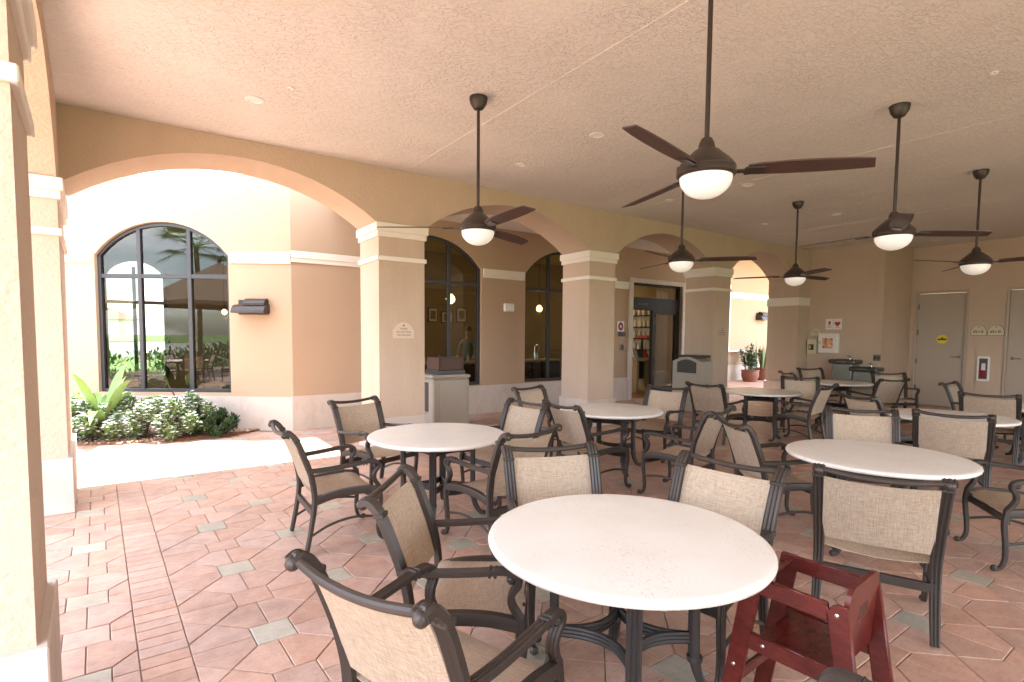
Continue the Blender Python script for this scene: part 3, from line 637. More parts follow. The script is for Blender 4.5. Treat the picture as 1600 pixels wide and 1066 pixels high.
# ================================================================== FURNITURE
def make_chair():
    c = empty('patio_chair')
    FP = flute(.060, .038, 3, .38)
    for s in (-1, 1):
        pth = cr([(s*.272, -.262, .012), (s*.268, -.225, .2), (s*.266, -.20, .40), (s*.27, -.225, .58), (s*.275, -.285, .76), (s*.277, -.33, .86), (s*.277, -.372, .905), (s*.277, -.405, .898)], 5)
        sc = [.72+.28*min(1, i/16) for i in range(len(pth))]
        p = MB().sweep(pth, FP, (1, 0, 0), sc); p.ball((s*.277, -.400, .892), .025, 10); p.ball((s*.277, -.385, .905), .022, 8)
        p = p.build('back_post', 'bronze', c)
        MB().bbox((s*.277-.034, -.345, .842), (s*.277+.034, -.300, .862), .004).build('collar', 'bronze', p)
        ar_ = cr([(s*.285, -.245, .615), (s*.30, -.08, .622), (s*.308, .10, .638), (s*.308, .20, .648), (s*.307, .252, .632), (s*.303, .262, .595), (s*.297, .235, .55), (s*.292, .235, .50), (s*.288, .275, .435)], 5)
        a_ = MB().sweep(ar_, flute(.044, .030, 3, .36), (1, 0, 0)); a_.ball((s*.306, .232, .612), .020, 8); a_ = a_.build('arm', 'bronze', c)
        for y_ in (.145, .168): MB().bbox((s*.308-.024, y_-.006, .622), (s*.308+.024, y_+.006, .662), .004).build('arm_ring', 'bronze', a_)
        lg = cr([(s*.288, .272, .445), (s*.290, .285, .34), (s*.288, .272, .2), (s*.284, .268, .1), (s*.284, .285, .04), (s*.284, .315, .02), (s*.284, .333, .034)], 5)
        l_ = MB().sweep(lg, flute(.038, .036, 2, .3), (1, 0, 0), [1-.25*min(1, i/22) for i in range(len(lg))]); l_.ball((s*.284, .325, .026), .023, 8); l_.build('front_leg', 'bronze', c)
        sr = cr([(s*.270, -.205, .385), (s*.274, -.06, .418), (s*.28, .12, .428), (s*.288, .272, .412)], 5)
        MB().sweep(sr, [(-.016, -.028), (.016, -.028), (.020, 0), (.016, .028), (-.016, .028), (-.020, 0)], (1, 0, 0)).build('seat_rail', 'bronze', c)
        st = cr([(s*.268, -.235, .13), (s*.272, -.08, .20), (s*.278, .1, .225), (s*.286, .27, .20)], 5)
        MB().tube(st, .010, 8, (1, 0, 0)).build('stretcher', 'bronze', c)
    tr = cr([(-.277, -.39, .902), (-.14, -.405, .885), (0, -.41, .879), (.14, -.405, .885), (.277, -.39, .902)], 6)
    MB().tube(tr, .0155, 10, (0, 0, 1)).build('top_rail', 'bronze', c)
    MB().sweep([(-.262, -.212, .30), (.262, -.212, .30)], [(-.024, -.012), (-.012, -.016), (0, -.012), (.012, -.016), (.024, -.012), (.024, .012), (-.024, .012)], (0, 0, 1)).build('rear_bar', 'bronze', c)
    MB().sweep(cr([(-.284, .262, .36), (0, .235, .345), (.284, .262, .36)], 6), flute(.048, .026, 3, .4), (0, 0, 1)).build('front_bar', 'bronze', c)
    # slings with a little thickness
    def sheet(nu, nv, f, th, nm):
        m = MB(); g0 = [f(i/nu, j/nv) for j in range(nv+1) for i in range(nu+1)]
        fs = [(j*(nu+1)+i, j*(nu+1)+i+1, (j+1)*(nu+1)+i+1, (j+1)*(nu+1)+i) for j in range(nv) for i in range(nu)]
        k_ = len(g0); vs = [Vector(p)+Vector(th) for p in g0]+[Vector(p)-Vector(th) for p in g0]
        fs2 = [tuple(k_+q for q in reversed(f_)) for f_ in fs]
        rim = [i for i in range(nu)]+[(j+1)*(nu+1)-1 for j in range(nv)]+[nv*(nu+1)+nu-i for i in range(nu)]+[(nv-j)*(nu+1) for j in range(nv)]
        rf_ = [(rim[i], rim[(i+1) % len(rim)], k_+rim[(i+1) % len(rim)], k_+rim[i]) for i in range(len(rim))]
        m.add(vs, fs+fs2+rf_, True); m.build(nm, 'sling', c)
    def backf(u, v):
        z = .475+.365*v; y = -.212-.10*v-.035*v*v; sag = (1-(2*u-1)**2)*.022; return ((u-.5)*.506, y-sag*(.6+.4*v), z+.012*((2*u-1)**2)*v)
    def seatf(u, v):
        y = -.19+.455*v; sag = (1-(2*u-1)**2); return ((u-.5)*.54*(.965+.035*v), y, .428-.028*sag*(1-.5*v)+.012*v-(.03*max(0, v-.85)/.15)**1*1.0)
    sheet(12, 8, backf, (0, .0022, 0), 'back_sling'); sheet(12, 10, seatf, (0, 0, .0022), 'seat_sling')
    return c
proto = make_chair()
CH = []
def all_kids(o): return ALL_CHILDREN(o)
_tree = {}
def snapshot(o):
    return (o, [snapshot(k) for k in ALL_CHILDREN(o)])
def clone(t, parent=None):
    o = t[0].copy(); col.objects.link(o); o.parent = parent
    for k_ in t[1]: clone(k_, o)
    return o
CT = snapshot(proto); used = [False]
def chair(x, y, head, label, group=None, table=None, origin_rail=True):
    """x,y = middle of the top rail on plan, head = facing direction in degrees"""
    o = proto if not used[0] else clone(CT); used[0] = True
    a = R(head); dx, dy = math.cos(a), math.sin(a)
    o.location = (x+dx*.40, y+dy*.40, 0); o.rotation_euler = (0, 0, a-math.pi/2)
    tag(o, label, 'chair', 'bronze sling chairs around the round tables'); return o
G = 'bronze sling chair '
chair(.47, 1.45, 20, G+'with its back to the near left pier')
chair(.93, 2.36, -40, G+'angled at the high chair table, showing its whole seat and arm')
chair(2.12, 2.60, 248, G+'tucked behind the high chair table, between it and the sunny table')
chair(2.73, 1.70, 187, G+'tucked behind the high chair table, closest to the high chair')
chair(3.10, 1.10, 23, G+'with its back to the wooden high chair')
chair(.83, 4.20, -2, G+'standing side-on at the bare paving by the sunny arch')
chair(1.87, 5.63, -72, G+'in front of the first pier with the wildlife plaque')
chair(3.38, 4.46, 187, G+'at the sunny arch table, back to the second pier table')
chair(4.30, 5.75, -78, G+'near the second pier below the exit light, back to the wall')
chair(3.52, 4.15, -5, G+'facing right, tucked at the table by the second pier')
chair(2.37, 3.06, 100, G+'squeezed between the high chair table and the sunny arch table')
chair(6.03, 4.76, 193, G+'facing left at the table by the second pier, bin behind')
chair(6.86, 4.79, 2, G+'with its back to the second pier table, facing the third pier')
chair(4.58, 2.96, 103, G+'between two tables, facing the table by the second pier')
chair(4.03, 2.56, -35, G+'with creased sling turned toward the wide bare table')
chair(5.84, 2.28, 211, G+'across the wide bare table, left of two side by side')
chair(6.24, 1.66, 13, G+'turned away from the wide bare table, right of two side by side')
chair(5.45, .57, 125, G+'at the wide bare table showing its seat and curled front feet')
chair(8.85, 2.0, 6, G+'in front of the fire extinguisher cabinet')
chair(10.55, 2.9, -92, G+'in front of the yellow stickered door, seen side on')
chair(10.55, 3.6, 68, G+'with its back turned, in front of the low drinking fountain')
chair(12.4, 4.38, 217, G+'against the end wall below the switch plate')
chair(8.27, 3.62, 97, G+'side-on at the third pier table, showing its curved seat')
chair(12.55, 6.0, 242, G+'in the far corner below the alarm box')
chair(10.65, 5.55, -40, G+'beside the last pier, facing the fountain table')
chair(9.62, 4.75, 213, G+'between the last pier and the third pier table')
chair(7.15, 2.85, -30, G+'half hidden behind the wide bare table, tilted top rail')
chair(1.36, .0, 95, G+'behind the high chair with only its arm scroll showing')

def make_table():
    t = empty('round_table')
    r = .61; zt = .73; th = .036
    MB().lathe([(.02, zt-th), (r-.022, zt-th), (r-.006, zt-th+.006), (r, zt-th/2), (r-.004, zt-.008), (r-.014, zt-.0015), (r-.03, zt), (.02, zt)], n=72).build('table_top', 'stone', t)
    rl = .31; legs = []
    for k_ in range(4):
        a = k_*math.pi/2; d = Vector((math.cos(a), math.sin(a), 0)); n_ = Vector((-d.y, d.x, 0))
        pth = cr([d*(rl+.0)+Vector((0, 0, .69)), d*rl+Vector((0, 0, .45)), d*(rl+.002)+Vector((0, 0, .22)), d*(rl+.02)+Vector((0, 0, .11)), d*(rl+.055)+Vector((0, 0, .045)), d*(rl+.085)+Vector((0, 0, .022)), d*(rl+.105)+Vector((0, 0, .03))], 5)
        l_ = MB().sweep(pth, flute(.060, .042, 3, .4), n_, [1-.35*max(0, (i-12)/(len(pth)-13)) for i in range(len(pth))]); l_.ball(tuple(d*(rl+.10)+Vector((0, 0, .024))), .022, 8)
        l_ = l_.build('leg', 'tleg', t)
        MB().lathe([(.034, 0), (.036, .012), (.034, .024)], tuple(d*(rl+.006)+Vector((0, 0, .165))), 10).build('collar', 'tleg', l_)
        b = (k_+1)*math.pi/2; e = Vector((math.cos(b), math.sin(b), 0)); mid = (d+e).normalized()
        for z_, inn in ((.27, .105), (.60, .14)):
            p0, p2, pm = d*(rl-.012), e*(rl-.012), mid*inn
            c1_ = pm*2-(p0+p2)*.5
            br = [p0*(1-t_)**2+c1_*2*t_*(1-t_)+p2*t_*t_+Vector((0, 0, z_)) for t_ in [q_/16 for q_ in range(17)]]
            MB().sweep(br, flute(.052, .028, 3, .42), (0, 0, 1)).build('curved_brace', 'tleg', t)
    m = MB()
    for k_ in range(2):
        a = k_*math.pi/2; d = Vector((math.cos(a), math.sin(a), 0))*.40; n_ = Vector((-d.y, d.x, 0)).normalized()*.02
        m.add([d+n_+Vector((0, 0, .665-.001*k_)), d-n_+Vector((0, 0, .665-.001*k_)), -d-n_+Vector((0, 0, .665-.001*k_)), -d+n_+Vector((0, 0, .665-.001*k_)), d+n_+Vector((0, 0, .6935-.001*k_)), d-n_+Vector((0, 0, .6935-.001*k_)), -d-n_+Vector((0, 0, .6935-.001*k_)), -d+n_+Vector((0, 0, .6935-.001*k_))], [(0, 1, 2, 3), (7, 6, 5, 4), (0, 4, 5, 1), (1, 5, 6, 2), (2, 6, 7, 3), (3, 7, 4, 0)])
    m.build('top_cross', 'tleg', t)
    return t
tb = make_table(); TT = snapshot(tb); first = True
camang = math.atan2(-fw.y, -fw.x)
for x, y, da, lb in ((1.748, 1.595, -.08, 'cream stone round table beside the wooden high chair'), (2.156, 4.19, 0, 'cream stone round table nearest the sunny arch and the flower bed'),
                     (4.536, 1.65, .35, 'cream stone round table with nothing on it behind the high chair'), (4.642, 4.504, .3, 'cream stone round table in front of the second pier'),
                     (8.32, 4.72, .35, 'cream stone round table in front of the third pier and the potted plants'), (11.35, 4.87, .2, 'tan shaded round table in front of the drinking fountains'),
                     (7.58, 2.05, .3, 'shaded round table between two rows of chairs before the service doors'), (9.6, 1.6, .2, 'shaded round table farthest along the service door wall')):
    o = tb if first else clone(TT); first = False
    o.location = (x, y, 0); o.rotation_euler = (0, 0, camang+da); tag(o, lb, 'table', 'round stone tables on the patio')

# ---- high chair (faces local +Y)
hc = empty('high_chair', (2.15, .985, 0), R(4)); hc.scale = (1, 1, .905); tag(hc, 'dark red stained wooden restaurant high chair pushed up to the near table', 'high chair')
def slab2(pts, x0, x1, nm, parent=hc, m='hc'):
    n = len(pts); mb = MB().add([(x0, y, z) for y, z in pts]+[(x1, y, z) for y, z in pts], [tuple(range(n)), tuple(range(2*n-1, n-1, -1))]+[(i, (i+1) % n, n+(i+1) % n, n+i) for i in range(n)])
    bm = bmesh.new(); me = mb.mesh(nm, m); bm.from_mesh(me); bmesh.ops.bevel(bm, geom=bm.edges[:], offset=.004, segments=2, affect='EDGES'); bm.to_mesh(me); bm.free()
    o = bpy.data.objects.new(nm, me); col.objects.link(o); o.parent = parent; return o
for s in (-1, 1):
    xa, xb = (s*.165-.011, s*.165+.011)
    top = empty('side_frame'); top.parent = hc
    slab2([(-.29, 0), (-.22, 0), (-.12, .70), (-.135, .725), (-.155, .735), (-.185, .735)], xa, xb, 'rear_leg', top)
    slab2([(.22, 0), (.29, 0), (.185, .735), (.12, .735), (.115, .70)], xa, xb, 'front_leg', top)
    slab2([(-.128, .66), (-.121, .732), (.121, .732), (.128, .66)], xa+.001*s, xb-.001*s, 'arm_rail', top)
    slab2([(-.165, .40), (-.155, .475), (.155, .475), (.165, .40)], xa+.001*s, xb-.001*s, 'seat_rail', top)
    for y, z in ((-.155, .695), (-.12, .44), (.10, .44), (.215, .30)): MB().lathe([(.009, 0), (.008, .003), (.003, .005)], n=10).xf(lambda a, b, c_: ((xb+c_) if s > 0 else (xa-c_), y+a, z+b)).build('bolt', 'steel', top)
slab2([(-.15, .452), (-.15, .468), (.13, .468), (.13, .452)], -.152, .152, 'seat')
pb_ = [(-.15, .47), (.15, .47), (.15, .745)]+[(.15-.05*(1-math.cos(k_*math.pi/10)), .745+.055*math.sin(k_*math.pi/10)) for k_ in range(1, 6)]+[(-.10-.05*math.sin(k_*math.pi/10), .745+.055*math.cos(k_*math.pi/10)) for k_ in range(0, 5)]+[(-.15, .745)]
mb = MB().prism(pb_, lambda x, z, t: (x, -.150-.0667*(z-.47)-t, z), 0, .018); bk = mb.build('backrest', 'hc', hc)
mb = MB()
for i in range(5): mb.box((-.04, -.1985+.0, .69-i*.013), (.04, -.1975, .695-i*.013))
mb.xf(lambda x, y, z: (x, -.1686-.0667*(z-.47)+(y+.198)*.8, z)).build('label_print', 'nickel', bk)
MB().tube([(-.154, .15, .70), (.154, .15, .70)], .014, 10, (0, 0, 1)).build('front_dowel', 'hc', hc)
slab2([(.205, .20), (.205, .25), (.225, .25), (.225, .20)], -.154, .154, 'foot_bar'); slab2([(-.255, .06), (-.250, .11), (-.232, .11), (-.237, .06)], -.154, .154, 'rear_stretcher')

# ---- ceiling fans
def make_fan():
    f = empty('ceiling_fan')
    MB().lathe([(.02, -.115), (.045, -.105), (.075, -.06), (.085, -.015), (.085, -.0015)], n=24).build('canopy', 'fan', f)
    MB().lathe([(.0145, -1.03), (.0145, -.11)], n=12).build('downrod', 'fan', f)
    z = -1.02
    MB().lathe([(.03, z+.03), (.045, z), (.05, z-.03), (.075, z-.045), (.10, z-.07), (.135, z-.10), (.158, z-.128), (.168, z-.14), (.172, z-.15), (.168, z-.157), (.172, z-.164), (.172, z-.19), (.160, z-.202), (.03, z-.203)], n=40).build('motor_housing', 'fan', f)
    MB().lathe([(.154, z-.2025)]+[(.154*math.cos(a), z-.2025-.125*math.sin(a)) for a in [i*math.pi/2/8 for i in range(1, 8)]]+[(.012, z-.3275)], n=36).build('light_globe', 'globe', f)
    for k_ in range(3):
        a = k_*2*math.pi/3; pit = R(-13)
        def T(x, y, zz): 
            y2 = y*math.cos(pit); z2 = zz+y*math.sin(pit); return (x*math.cos(a)-y2*math.sin(a), x*math.sin(a)+y2*math.cos(a), z-.165+z2)
        out = [(.235, -.050), (.30, -.064), (.45, -.074), (.65, -.074), (.80, -.066), (.90, -.052), (.935, .045), (.80, .056), (.65, .062), (.45, .062), (.30, .056), (.235, .048)]
        b = MB(); n = len(out); b.add([T(x, y, .004) for x, y in out]+[T(x, y, -.004) for x, y in out], [tuple(range(n)), tuple(range(2*n-1, n-1, -1))]+[(i, (i+1) % n, n+(i+1) % n, n+i) for i in range(n)]); b = b.build('blade', 'blade', f)
        h = MB(); o2 = [(.16, -.018), (.215, -.018), (.225, -.042), (.33, -.034), (.33, .03), (.225, .04), (.215, .016), (.16, .016)]; n = len(o2)
        h.add([T(x, y, -.005) for x, y in o2]+[T(x, y, -.013) for x, y in o2], [tuple(range(n)), tuple(range(2*n-1, n-1, -1))]+[(i, (i+1) % n, n+(i+1) % n, n+i) for i in range(n)]); h.build('blade_bracket', 'fan', b)
    return f
fn = make_fan(); FT = snapshot(fn); first = True
for x, y, rel, lb in ((2.846, 2.011, -12, 'bronze three blade ceiling fan directly above the high chair table'), (2.63, 4.30, 180, 'bronze three blade ceiling fan in front of the second arch'), (5.92, 2.10, 0, 'bronze three blade ceiling fan above the middle row beyond the wide bare table'),
                      (8.78, 4.47, 150, 'bronze three blade ceiling fan nearest the last arch'), (9.02, 2.25, 190, 'bronze three blade ceiling fan nearest the service doors'), (5.84, 4.46, -12, 'bronze three blade ceiling fan in front of the glass entrance')):
    o = fn if first else clone(FT); first = False
    o.location = (x, y, H); o.rotation_euler = (0, 0, R(rel-35.19)); tag(o, lb, 'ceiling fan', 'bronze ceiling fans on the patio ceiling')

# ---- recessed ceiling lights
for x, y, r, lb in ((.96, 5.58, .085, 'above the first arch'), (4.15, 4.31, .085, 'between the first two fans'), (4.08, 5.62, .07, 'near the second arch'), (7.23, 4.41, .085, 'near the third pier fan'), (7.04, 5.64, .07, 'near the second pier top'),
                 (10.19, 4.5, .085, 'past the third pier'), (9.97, 5.69, .07, 'near the third pier top'), (12.89, 5.8, .07, 'in the far corner by the last pier'), (12.8, 4.72, .07, 'above the drinking fountains'), (14.6, 4.35, .08, 'above the stickered service door'), (1.18, 5.13, .03, 'small, close to the first arch light'), (5.81, 1.40, .03, 'small dark, above the wide bare table')):
    o = MB().lathe([(r, -.0005), (r, -.006), (r*.75, -.010), (r*.7, -.004), (.004, -.003)], n=24, cap=False).build('recessed_light', 'can', None, (x, y, H-.0005))
    MB().lathe([(r*.69, -.0032), (.003, -.0034)], n=20, cap=False).build('lens', 'canlens' if 'dark' not in lb else 'bindark', o)
    tag(o, 'white recessed ceiling light '+lb if 'small' not in lb else 'ceiling sensor '+lb, 'ceiling light', 'recessed lights in the patio ceiling')

# ---- litter bins
b1 = empty('litter_bin', (4.35, 8.25, 0)); 
MB().bbox((-.36, -.30, .02), (.36, .30, .86), .03).build('body', 'bin', b1)
MB().bbox((-.38, -.32, .861), (.38, .32, .925), .028).build('lid', 'bin', b1)
for x0, x1 in ((-.22, .26),): 
    MB().bbox((x0, -.312, .06), (x1, -.299, .80), .005).build('door_panel', 'bin', b1)
MB().bbox((.29, -.309, .05), (.315, -.299, .84), .003).build('trim_strip', 'bin', b1); MB().bbox((-.372, -.15, .3), (-.359, .15, .80), .004).build('opening', 'bindark', b1)
tag(b1, 'beige square litter bin with a brown box on its lid', 'bin')
tr = empty('box_tray', (4.38, 8.25, .926))
MB().bbox((-.26, -.24, 0), (.27, .24, .075), .008).build('base_tray', 'bindark', tr)
m = MB()
for a, b in (((-.24, -.22, .076), (-.21, .22, .29)), ((.22, -.22, .076), (.25, .22, .29)), ((-.209, -.22, .077), (.219, -.19, .289)), ((-.209, .19, .077), (.219, .22, .289)), ((-.2, -.18, .078), (.21, .18, .09))): m.bbox(a, b, .006)
m.build('box', 'tray', tr); tag(tr, 'brown open box in a black tray standing on the beige bin', 'box')
b2 = empty('litter_bin', (9.72, 7.06, 0)); 
m = MB(); prof = [(-.36, .02), (.36, .02), (.36, 1.08)]+[(.36-.72*i/8, 1.08+.10*math.sin(math.pi*i/8)) for i in range(1, 8)]+[(-.36, 1.08)]
n = len(prof); m.add([(-.20, y, z) for y, z in prof]+[(.20, y, z) for y, z in prof], [tuple(range(n)), tuple(range(2*n-1, n-1, -1))]+[(i, (i+1) % n, n+(i+1) % n, n+i) for i in range(n)]); m.build('body', 'bin', b2)
pr = [(-.24, .84), (.24, .84), (.24, 1.06)]+[(.24-.48*i/8, 1.06+.065*math.sin(math.pi*i/8)) for i in range(1, 8)]+[(-.24, 1.06)]; n = len(pr)
MB().add([(-.206, y, z) for y, z in pr]+[(-.198, y, z) for y, z in pr], [tuple(range(n)), tuple(range(2*n-1, n-1, -1))]+[(i, (i+1) % n, n+(i+1) % n, n+i) for i in range(n)]).build('opening', 'bindark', b2)
MB().bbox((-.212, -.27, .08), (-.199, .27, .80), .004).build('door_panel', 'bin', b2); MB().bbox((-.15, -.30, 1.165), (.205, .28, 1.215), .012).build('ash_tray', 'bindark', b2); MB().bbox((-.02, -.375, .5), (.02, -.359, .62), .004).build('latch', 'nickel', b2)
tag(b2, 'grey beige litter bin with arched black opening against the third pier', 'bin')

# ---- signs and wall fittings
def text(body, size, f, parent, m='ink', nm='lettering'):
    c = bpy.data.curves.new(nm, 'FONT'); c.body = body; c.size = size; c.align_x = 'CENTER'; c.align_y = 'CENTER'; c.extrude = .0006
    o = bpy.data.objects.new(nm, c); col.objects.link(o); dg = bpy.context.evaluated_depsgraph_get(); dg.update(); me = bpy.data.meshes.new_from_object(o.evaluated_get(dg)); bpy.data.objects.remove(o)
    me.materials.clear(); me.materials.append(MT[m])
    for v in me.vertices: v.co = f(v.co.x, v.co.y, v.co.z)
    o = bpy.data.objects.new(nm, me); col.objects.link(o); o.parent = parent; return o
def arched(w, h, sh):
    n = 12; return [(-w/2, 0), (w/2, 0), (w/2, sh)]+[(w/2*math.cos(math.pi*i/n)*.86, sh+(h-sh)*math.sin(math.pi*i/n)) for i in range(0, n+1)]+[(-w/2, sh)]
def plaque(name, f, w, h, sh, m, lines, size, label, border=True, cat='sign'):
    o = MB().prism(arched(w, h, sh), lambda x, z, t: f(x, z, t), 0, .012).build(name, m)
    if border: MB().prism(arched(w*1.06, h*1.06, sh*1.04), lambda x, z, t: f(x, z-h*.03, t), .0005, .006).build('rim', 'ink' if border == 2 else m, o)
    MB().prism([(0, -.016), (.014, 0), (0, .016), (-.014, 0)], lambda x, z, t: f(x, z+h*.82, t), .0122, .0135).build('emblem', 'ink', o)
    for i, s_ in enumerate(lines): text(s_, size, lambda x, y, z: f(x, y+h*.60-i*size*1.35, .0128+z), o)
    tag(o, label, cat); return o
fS = lambda cx, cz, y0: (lambda x, z, t: (cx+x, y0-t, cz+z))
plaque('wildlife_plaque', fS(2.965, 1.56, YF-.001), .29, .205, .12, 'plaque', ['PLEASE', 'DO NOT FEED', 'THE WILDLIFE'], .032, 'arched cream plaque reading please do not feed the wildlife on the first pier')
plaque('small_plaque', fS(10.32, 1.62, YF-.001), .25, .2, .11, 'pier', ['PLEASE', 'DO NOT FEED', 'THE WILDLIFE'], .03, 'faint tan arched plaque on the shaded face of the third pier')
fX = lambda cy, cz, x0: (lambda x, z, t: (x0-t, cy-x, cz+z))
for cy, lb, wd in ((3.735, 'first arched ivory plaque beside the stickered door, left of a pair', 'left'), (3.44, 'second arched ivory plaque next to the plain door, right of a pair', 'right')):
    o = plaque('restroom_plaque', fX(cy, 1.69, 15.499), .27, .225, .12, 'plaque2', [], .03, lb, 2)
    mb = MB()
    for dx, dz, w_, h_ in ((-.08, .075, .03, .035), (-.04, .07, .025, .03), (.0, .08, .02, .03), (.055, .065, .055, .012), (.06, .085, .045, .012), (.06, .105, .04, .01), (-.05, .105, .04, .012)): mb.prism([(dx-w_/2, dz-h_/2), (dx+w_/2, dz-h_/2), (dx+w_/2, dz+h_/2), (dx-w_/2, dz+h_/2)], fX(cy, 1.69, 15.499), .0122, .0135)
    mb.build('printed_marks', 'ink', o)
# yellow sticker
f = fX(4.40, 1.59, 15.519)
o = MB().prism([(.105*math.cos(i*math.pi/12), .105*math.sin(i*math.pi/12)) for i in range(24)], f, 0, .003).build('round_sticker', 'yellow'); MB().prism([(-.085, -.02), (.085, -.02), (.085, .018), (-.085, .018)], f, .0032, .0042).build('printed_marks', 'ink', o); MB().prism([(-.03, .02), (.03, .02), (0, .06)], f, .0032, .0042).build('warning_triangle', 'ink', o)
tag(o, 'round yellow caution sticker on the service door', 'sticker')
# fire extinguisher cabinet
fe = empty('extinguisher_cabinet', (15.499, 3.615, .66)); f = lambda x, z, t: (-t, -x, z)
def rrect(w, h, r=.03): return [(sx*(w/2-r)+r*math.cos(a), h/2+sz*(h/2-r)+r*math.sin(a)) for sx, sz, a0 in ((1, -1, -90), (1, 1, 0), (-1, 1, 90), (-1, -1, 180)) for a in [R(a0+k_*30) for k_ in range(4)]]
m = MB(); m.prism(rrect(.22, .56), f, 0, .03); m.build('cabinet_body', 'white', fe)
m = MB()
for a, b in (((-.105, .01), (-.075, .55)), ((.075, .01), (.105, .55)), ((-.075, .01), (.075, .05)), ((-.075, .51), (.075, .55))): m.prism([(a[0], a[1]), (b[0], a[1]), (b[0], b[1]), (a[0], b[1])], f, .0302, .045)
m.build('cabinet_door', 'white', fe); m = MB(); m.prism([(-.075, .05), (.075, .05), (.075, .51), (-.075, .51)], f, .0303, .033); m.build('window', 'bindark', fe)
MB().lathe([(.05, .07), (.052, .30), (.03, .36), (.018, .38), (.018, .42)], n=14).xf(lambda x, y, z: (-.036-abs(y)*.15, x, z)).build('extinguisher', 'red', fe); MB().prism([(-.03, .25), (.04, .25), (.04, .40), (-.03, .40)], f, .046, .048).build('tag', 'white', fe)
tag(fe, 'white framed fire extinguisher cabinet between the two service doors', 'cabinet')
# AED cabinet, sign, phone, plaque, switch on the end wall (x = 13.9)
XE = 13.899
o = empty('defibrillator_cabinet', (XE, 6.165, 1.237)); m = MB(); m.bbox((-.12, -.225, 0), (0, .225, .48), .008); m.build('box', 'white', o)
MB().bbox((-.130, -.195, .03), (-.121, .195, .45), .004).build('door', 'white', o); m = MB(); m.prism([(-.12, .11), (.12, .11), (.12, .36), (-.12, .36)], f, .1305, .133); m.build('window', 'aedpic', o); MB().bbox((-.14, .165, .22), (-.13, .18, .28), .003).build('latch', 'nickel', o)
tag(o, 'white wall cabinet with a coloured window beside the drinking fountains', 'cabinet')
o = MB().prism([(-.185, -.13), (.185, -.13), (.185, .13), (-.185, .13)], fX(6.095, 1.94, XE), 0, .006).build('notice_sign', 'white'); q = fX(6.095, 1.94, XE)
MB().prism([(.02, .01), (.085, -.07), (.15, .01), (.15, .04), (.12, .06), (.085, .04), (.05, .06), (.02, .04)], q, .0062, .0075).build('heart_print', 'red', o)
mb = MB()
for x0, z0, x1, z1 in ((-.14, -.08, -.05, -.07), (-.14, -.05, -.05, -.04), (-.12, -.01, -.07, .07), (.03, -.095, .14, -.085), (-.015, -.12, -.010, .12)): mb.prism([(x0, z0), (x1, z0), (x1, z1), (x0, z1)], q, .0062, .0073)
mb.build('printed_marks', 'red', o); tag(o, 'white notice with red prints above the wall cabinet', 'sign')
o = empty('alarm_box', (XE, 6.55, 1.2)); MB().bbox((-.10, -.115, 0), (0, .115, .37), .01).build('box', 'plaque2', o); m = MB(); m.prism([(-.07, .10), (.05, .10), (.05, .24), (-.07, .24)], f, .1005, .104); m.build('panel', 'ink', o); m = MB(); m.prism([(-.05, .13), (-.02, .13), (-.02, .21), (-.05, .21)], f, .1045, .106); m.build('dial', 'yellow', o); tag(o, 'olive beige call box with a dark panel in the far corner', 'box')
plaque('corner_plaque', fX(6.50, 1.66, XE), .26, .17, .05, 'plaque2', ['EMERGENCY', 'PHONE'], .03, 'arched ivory plaque above the call box in the far corner')
o = MB().prism([(-.075, 0), (.075, 0), (.075, .14), (-.075, .14)], fX(5.035+.0, 1.085, XE), 0, .012).build('outlet_plate', 'nickel'); 
for dx in (-.035, .035): MB().prism([(dx-.02, .04), (dx+.02, .04), (dx+.02, .10), (dx-.02, .10)], fX(5.035, 1.085, XE), .0122, .016).build('outlet', 'ink', o)
tag(o, 'steel double outlet plate at the end of the fountain wall', 'outlet'); o.location.y = .1
# drinking fountains
def fountain(y, z, label):
    o = empty('drinking_fountain', (13.9, y, z))
    MB().bbox((-.48, -.29, -.10), (-.001, .29, .0), .03).build('basin_rim', 'fount', o)
    MB().bbox((-.42, -.21, -.50), (-.001, .21, -.101), .02).build('body', 'fountbody', o)
    MB().lathe([(.01, -.012), (.12, -.012), (.17, .004), (.175, .008)], (-.25, 0, 0), 20, cap=False).build('basin', 'steel', o)
    MB().tube(cr([(-.12, -.06, .0), (-.12, -.06, .05), (-.15, -.04, .085), (-.19, -.02, .08)], 4), .013, 8).build('spout', 'steel', o)
    MB().bbox((-.489, -.10, -.075), (-.479, .10, -.03), .004).build('push_bar', 'nickel', o); tag(o, label, 'fountain')
fountain(5.70, 1.10, 'taller grey drinking fountain with sage body on the end wall'); fountain(5.25, .945, 'lower grey drinking fountain with sage body next to the wall corner')
# emergency light, entrance signs
o = empty('emergency_light', (6.37, 9.199, 2.10)); MB().bbox((-.12, -.07, 0), (.12, 0, .17), .012).build('housing', 'white', o)
MB().bbox((-.06, -.078, .02), (.10, -.069, .12), .006).build('lens_cover', 'canlens', o); tag(o, 'small white emergency light box on the wall between two arched windows', 'light')
fD = lambda cx, cz: (lambda x, z, t: (cx+x, 9.199-t, cz+z))
o = MB().prism([(-.115, -.125), (.115, -.125), (.115, .125), (-.115, .125)], fD(9.76, 1.845), 0, .005).build('entrance_sign', 'white'); MB().prism([(.09*math.cos(i*math.pi/8), .105*math.sin(i*math.pi/8)) for i in range(16)], fD(9.76, 1.845), .0052, .0065).build('red_disc', 'plum', o); MB().prism([(-.025, -.03), (.025, -.03), (.025, .03), (-.025, .03)], fD(9.76, 1.845), .0067, .0078).build('symbol', 'white', o); tag(o, 'white sign with a plum red oval beside the glass entrance', 'sign')
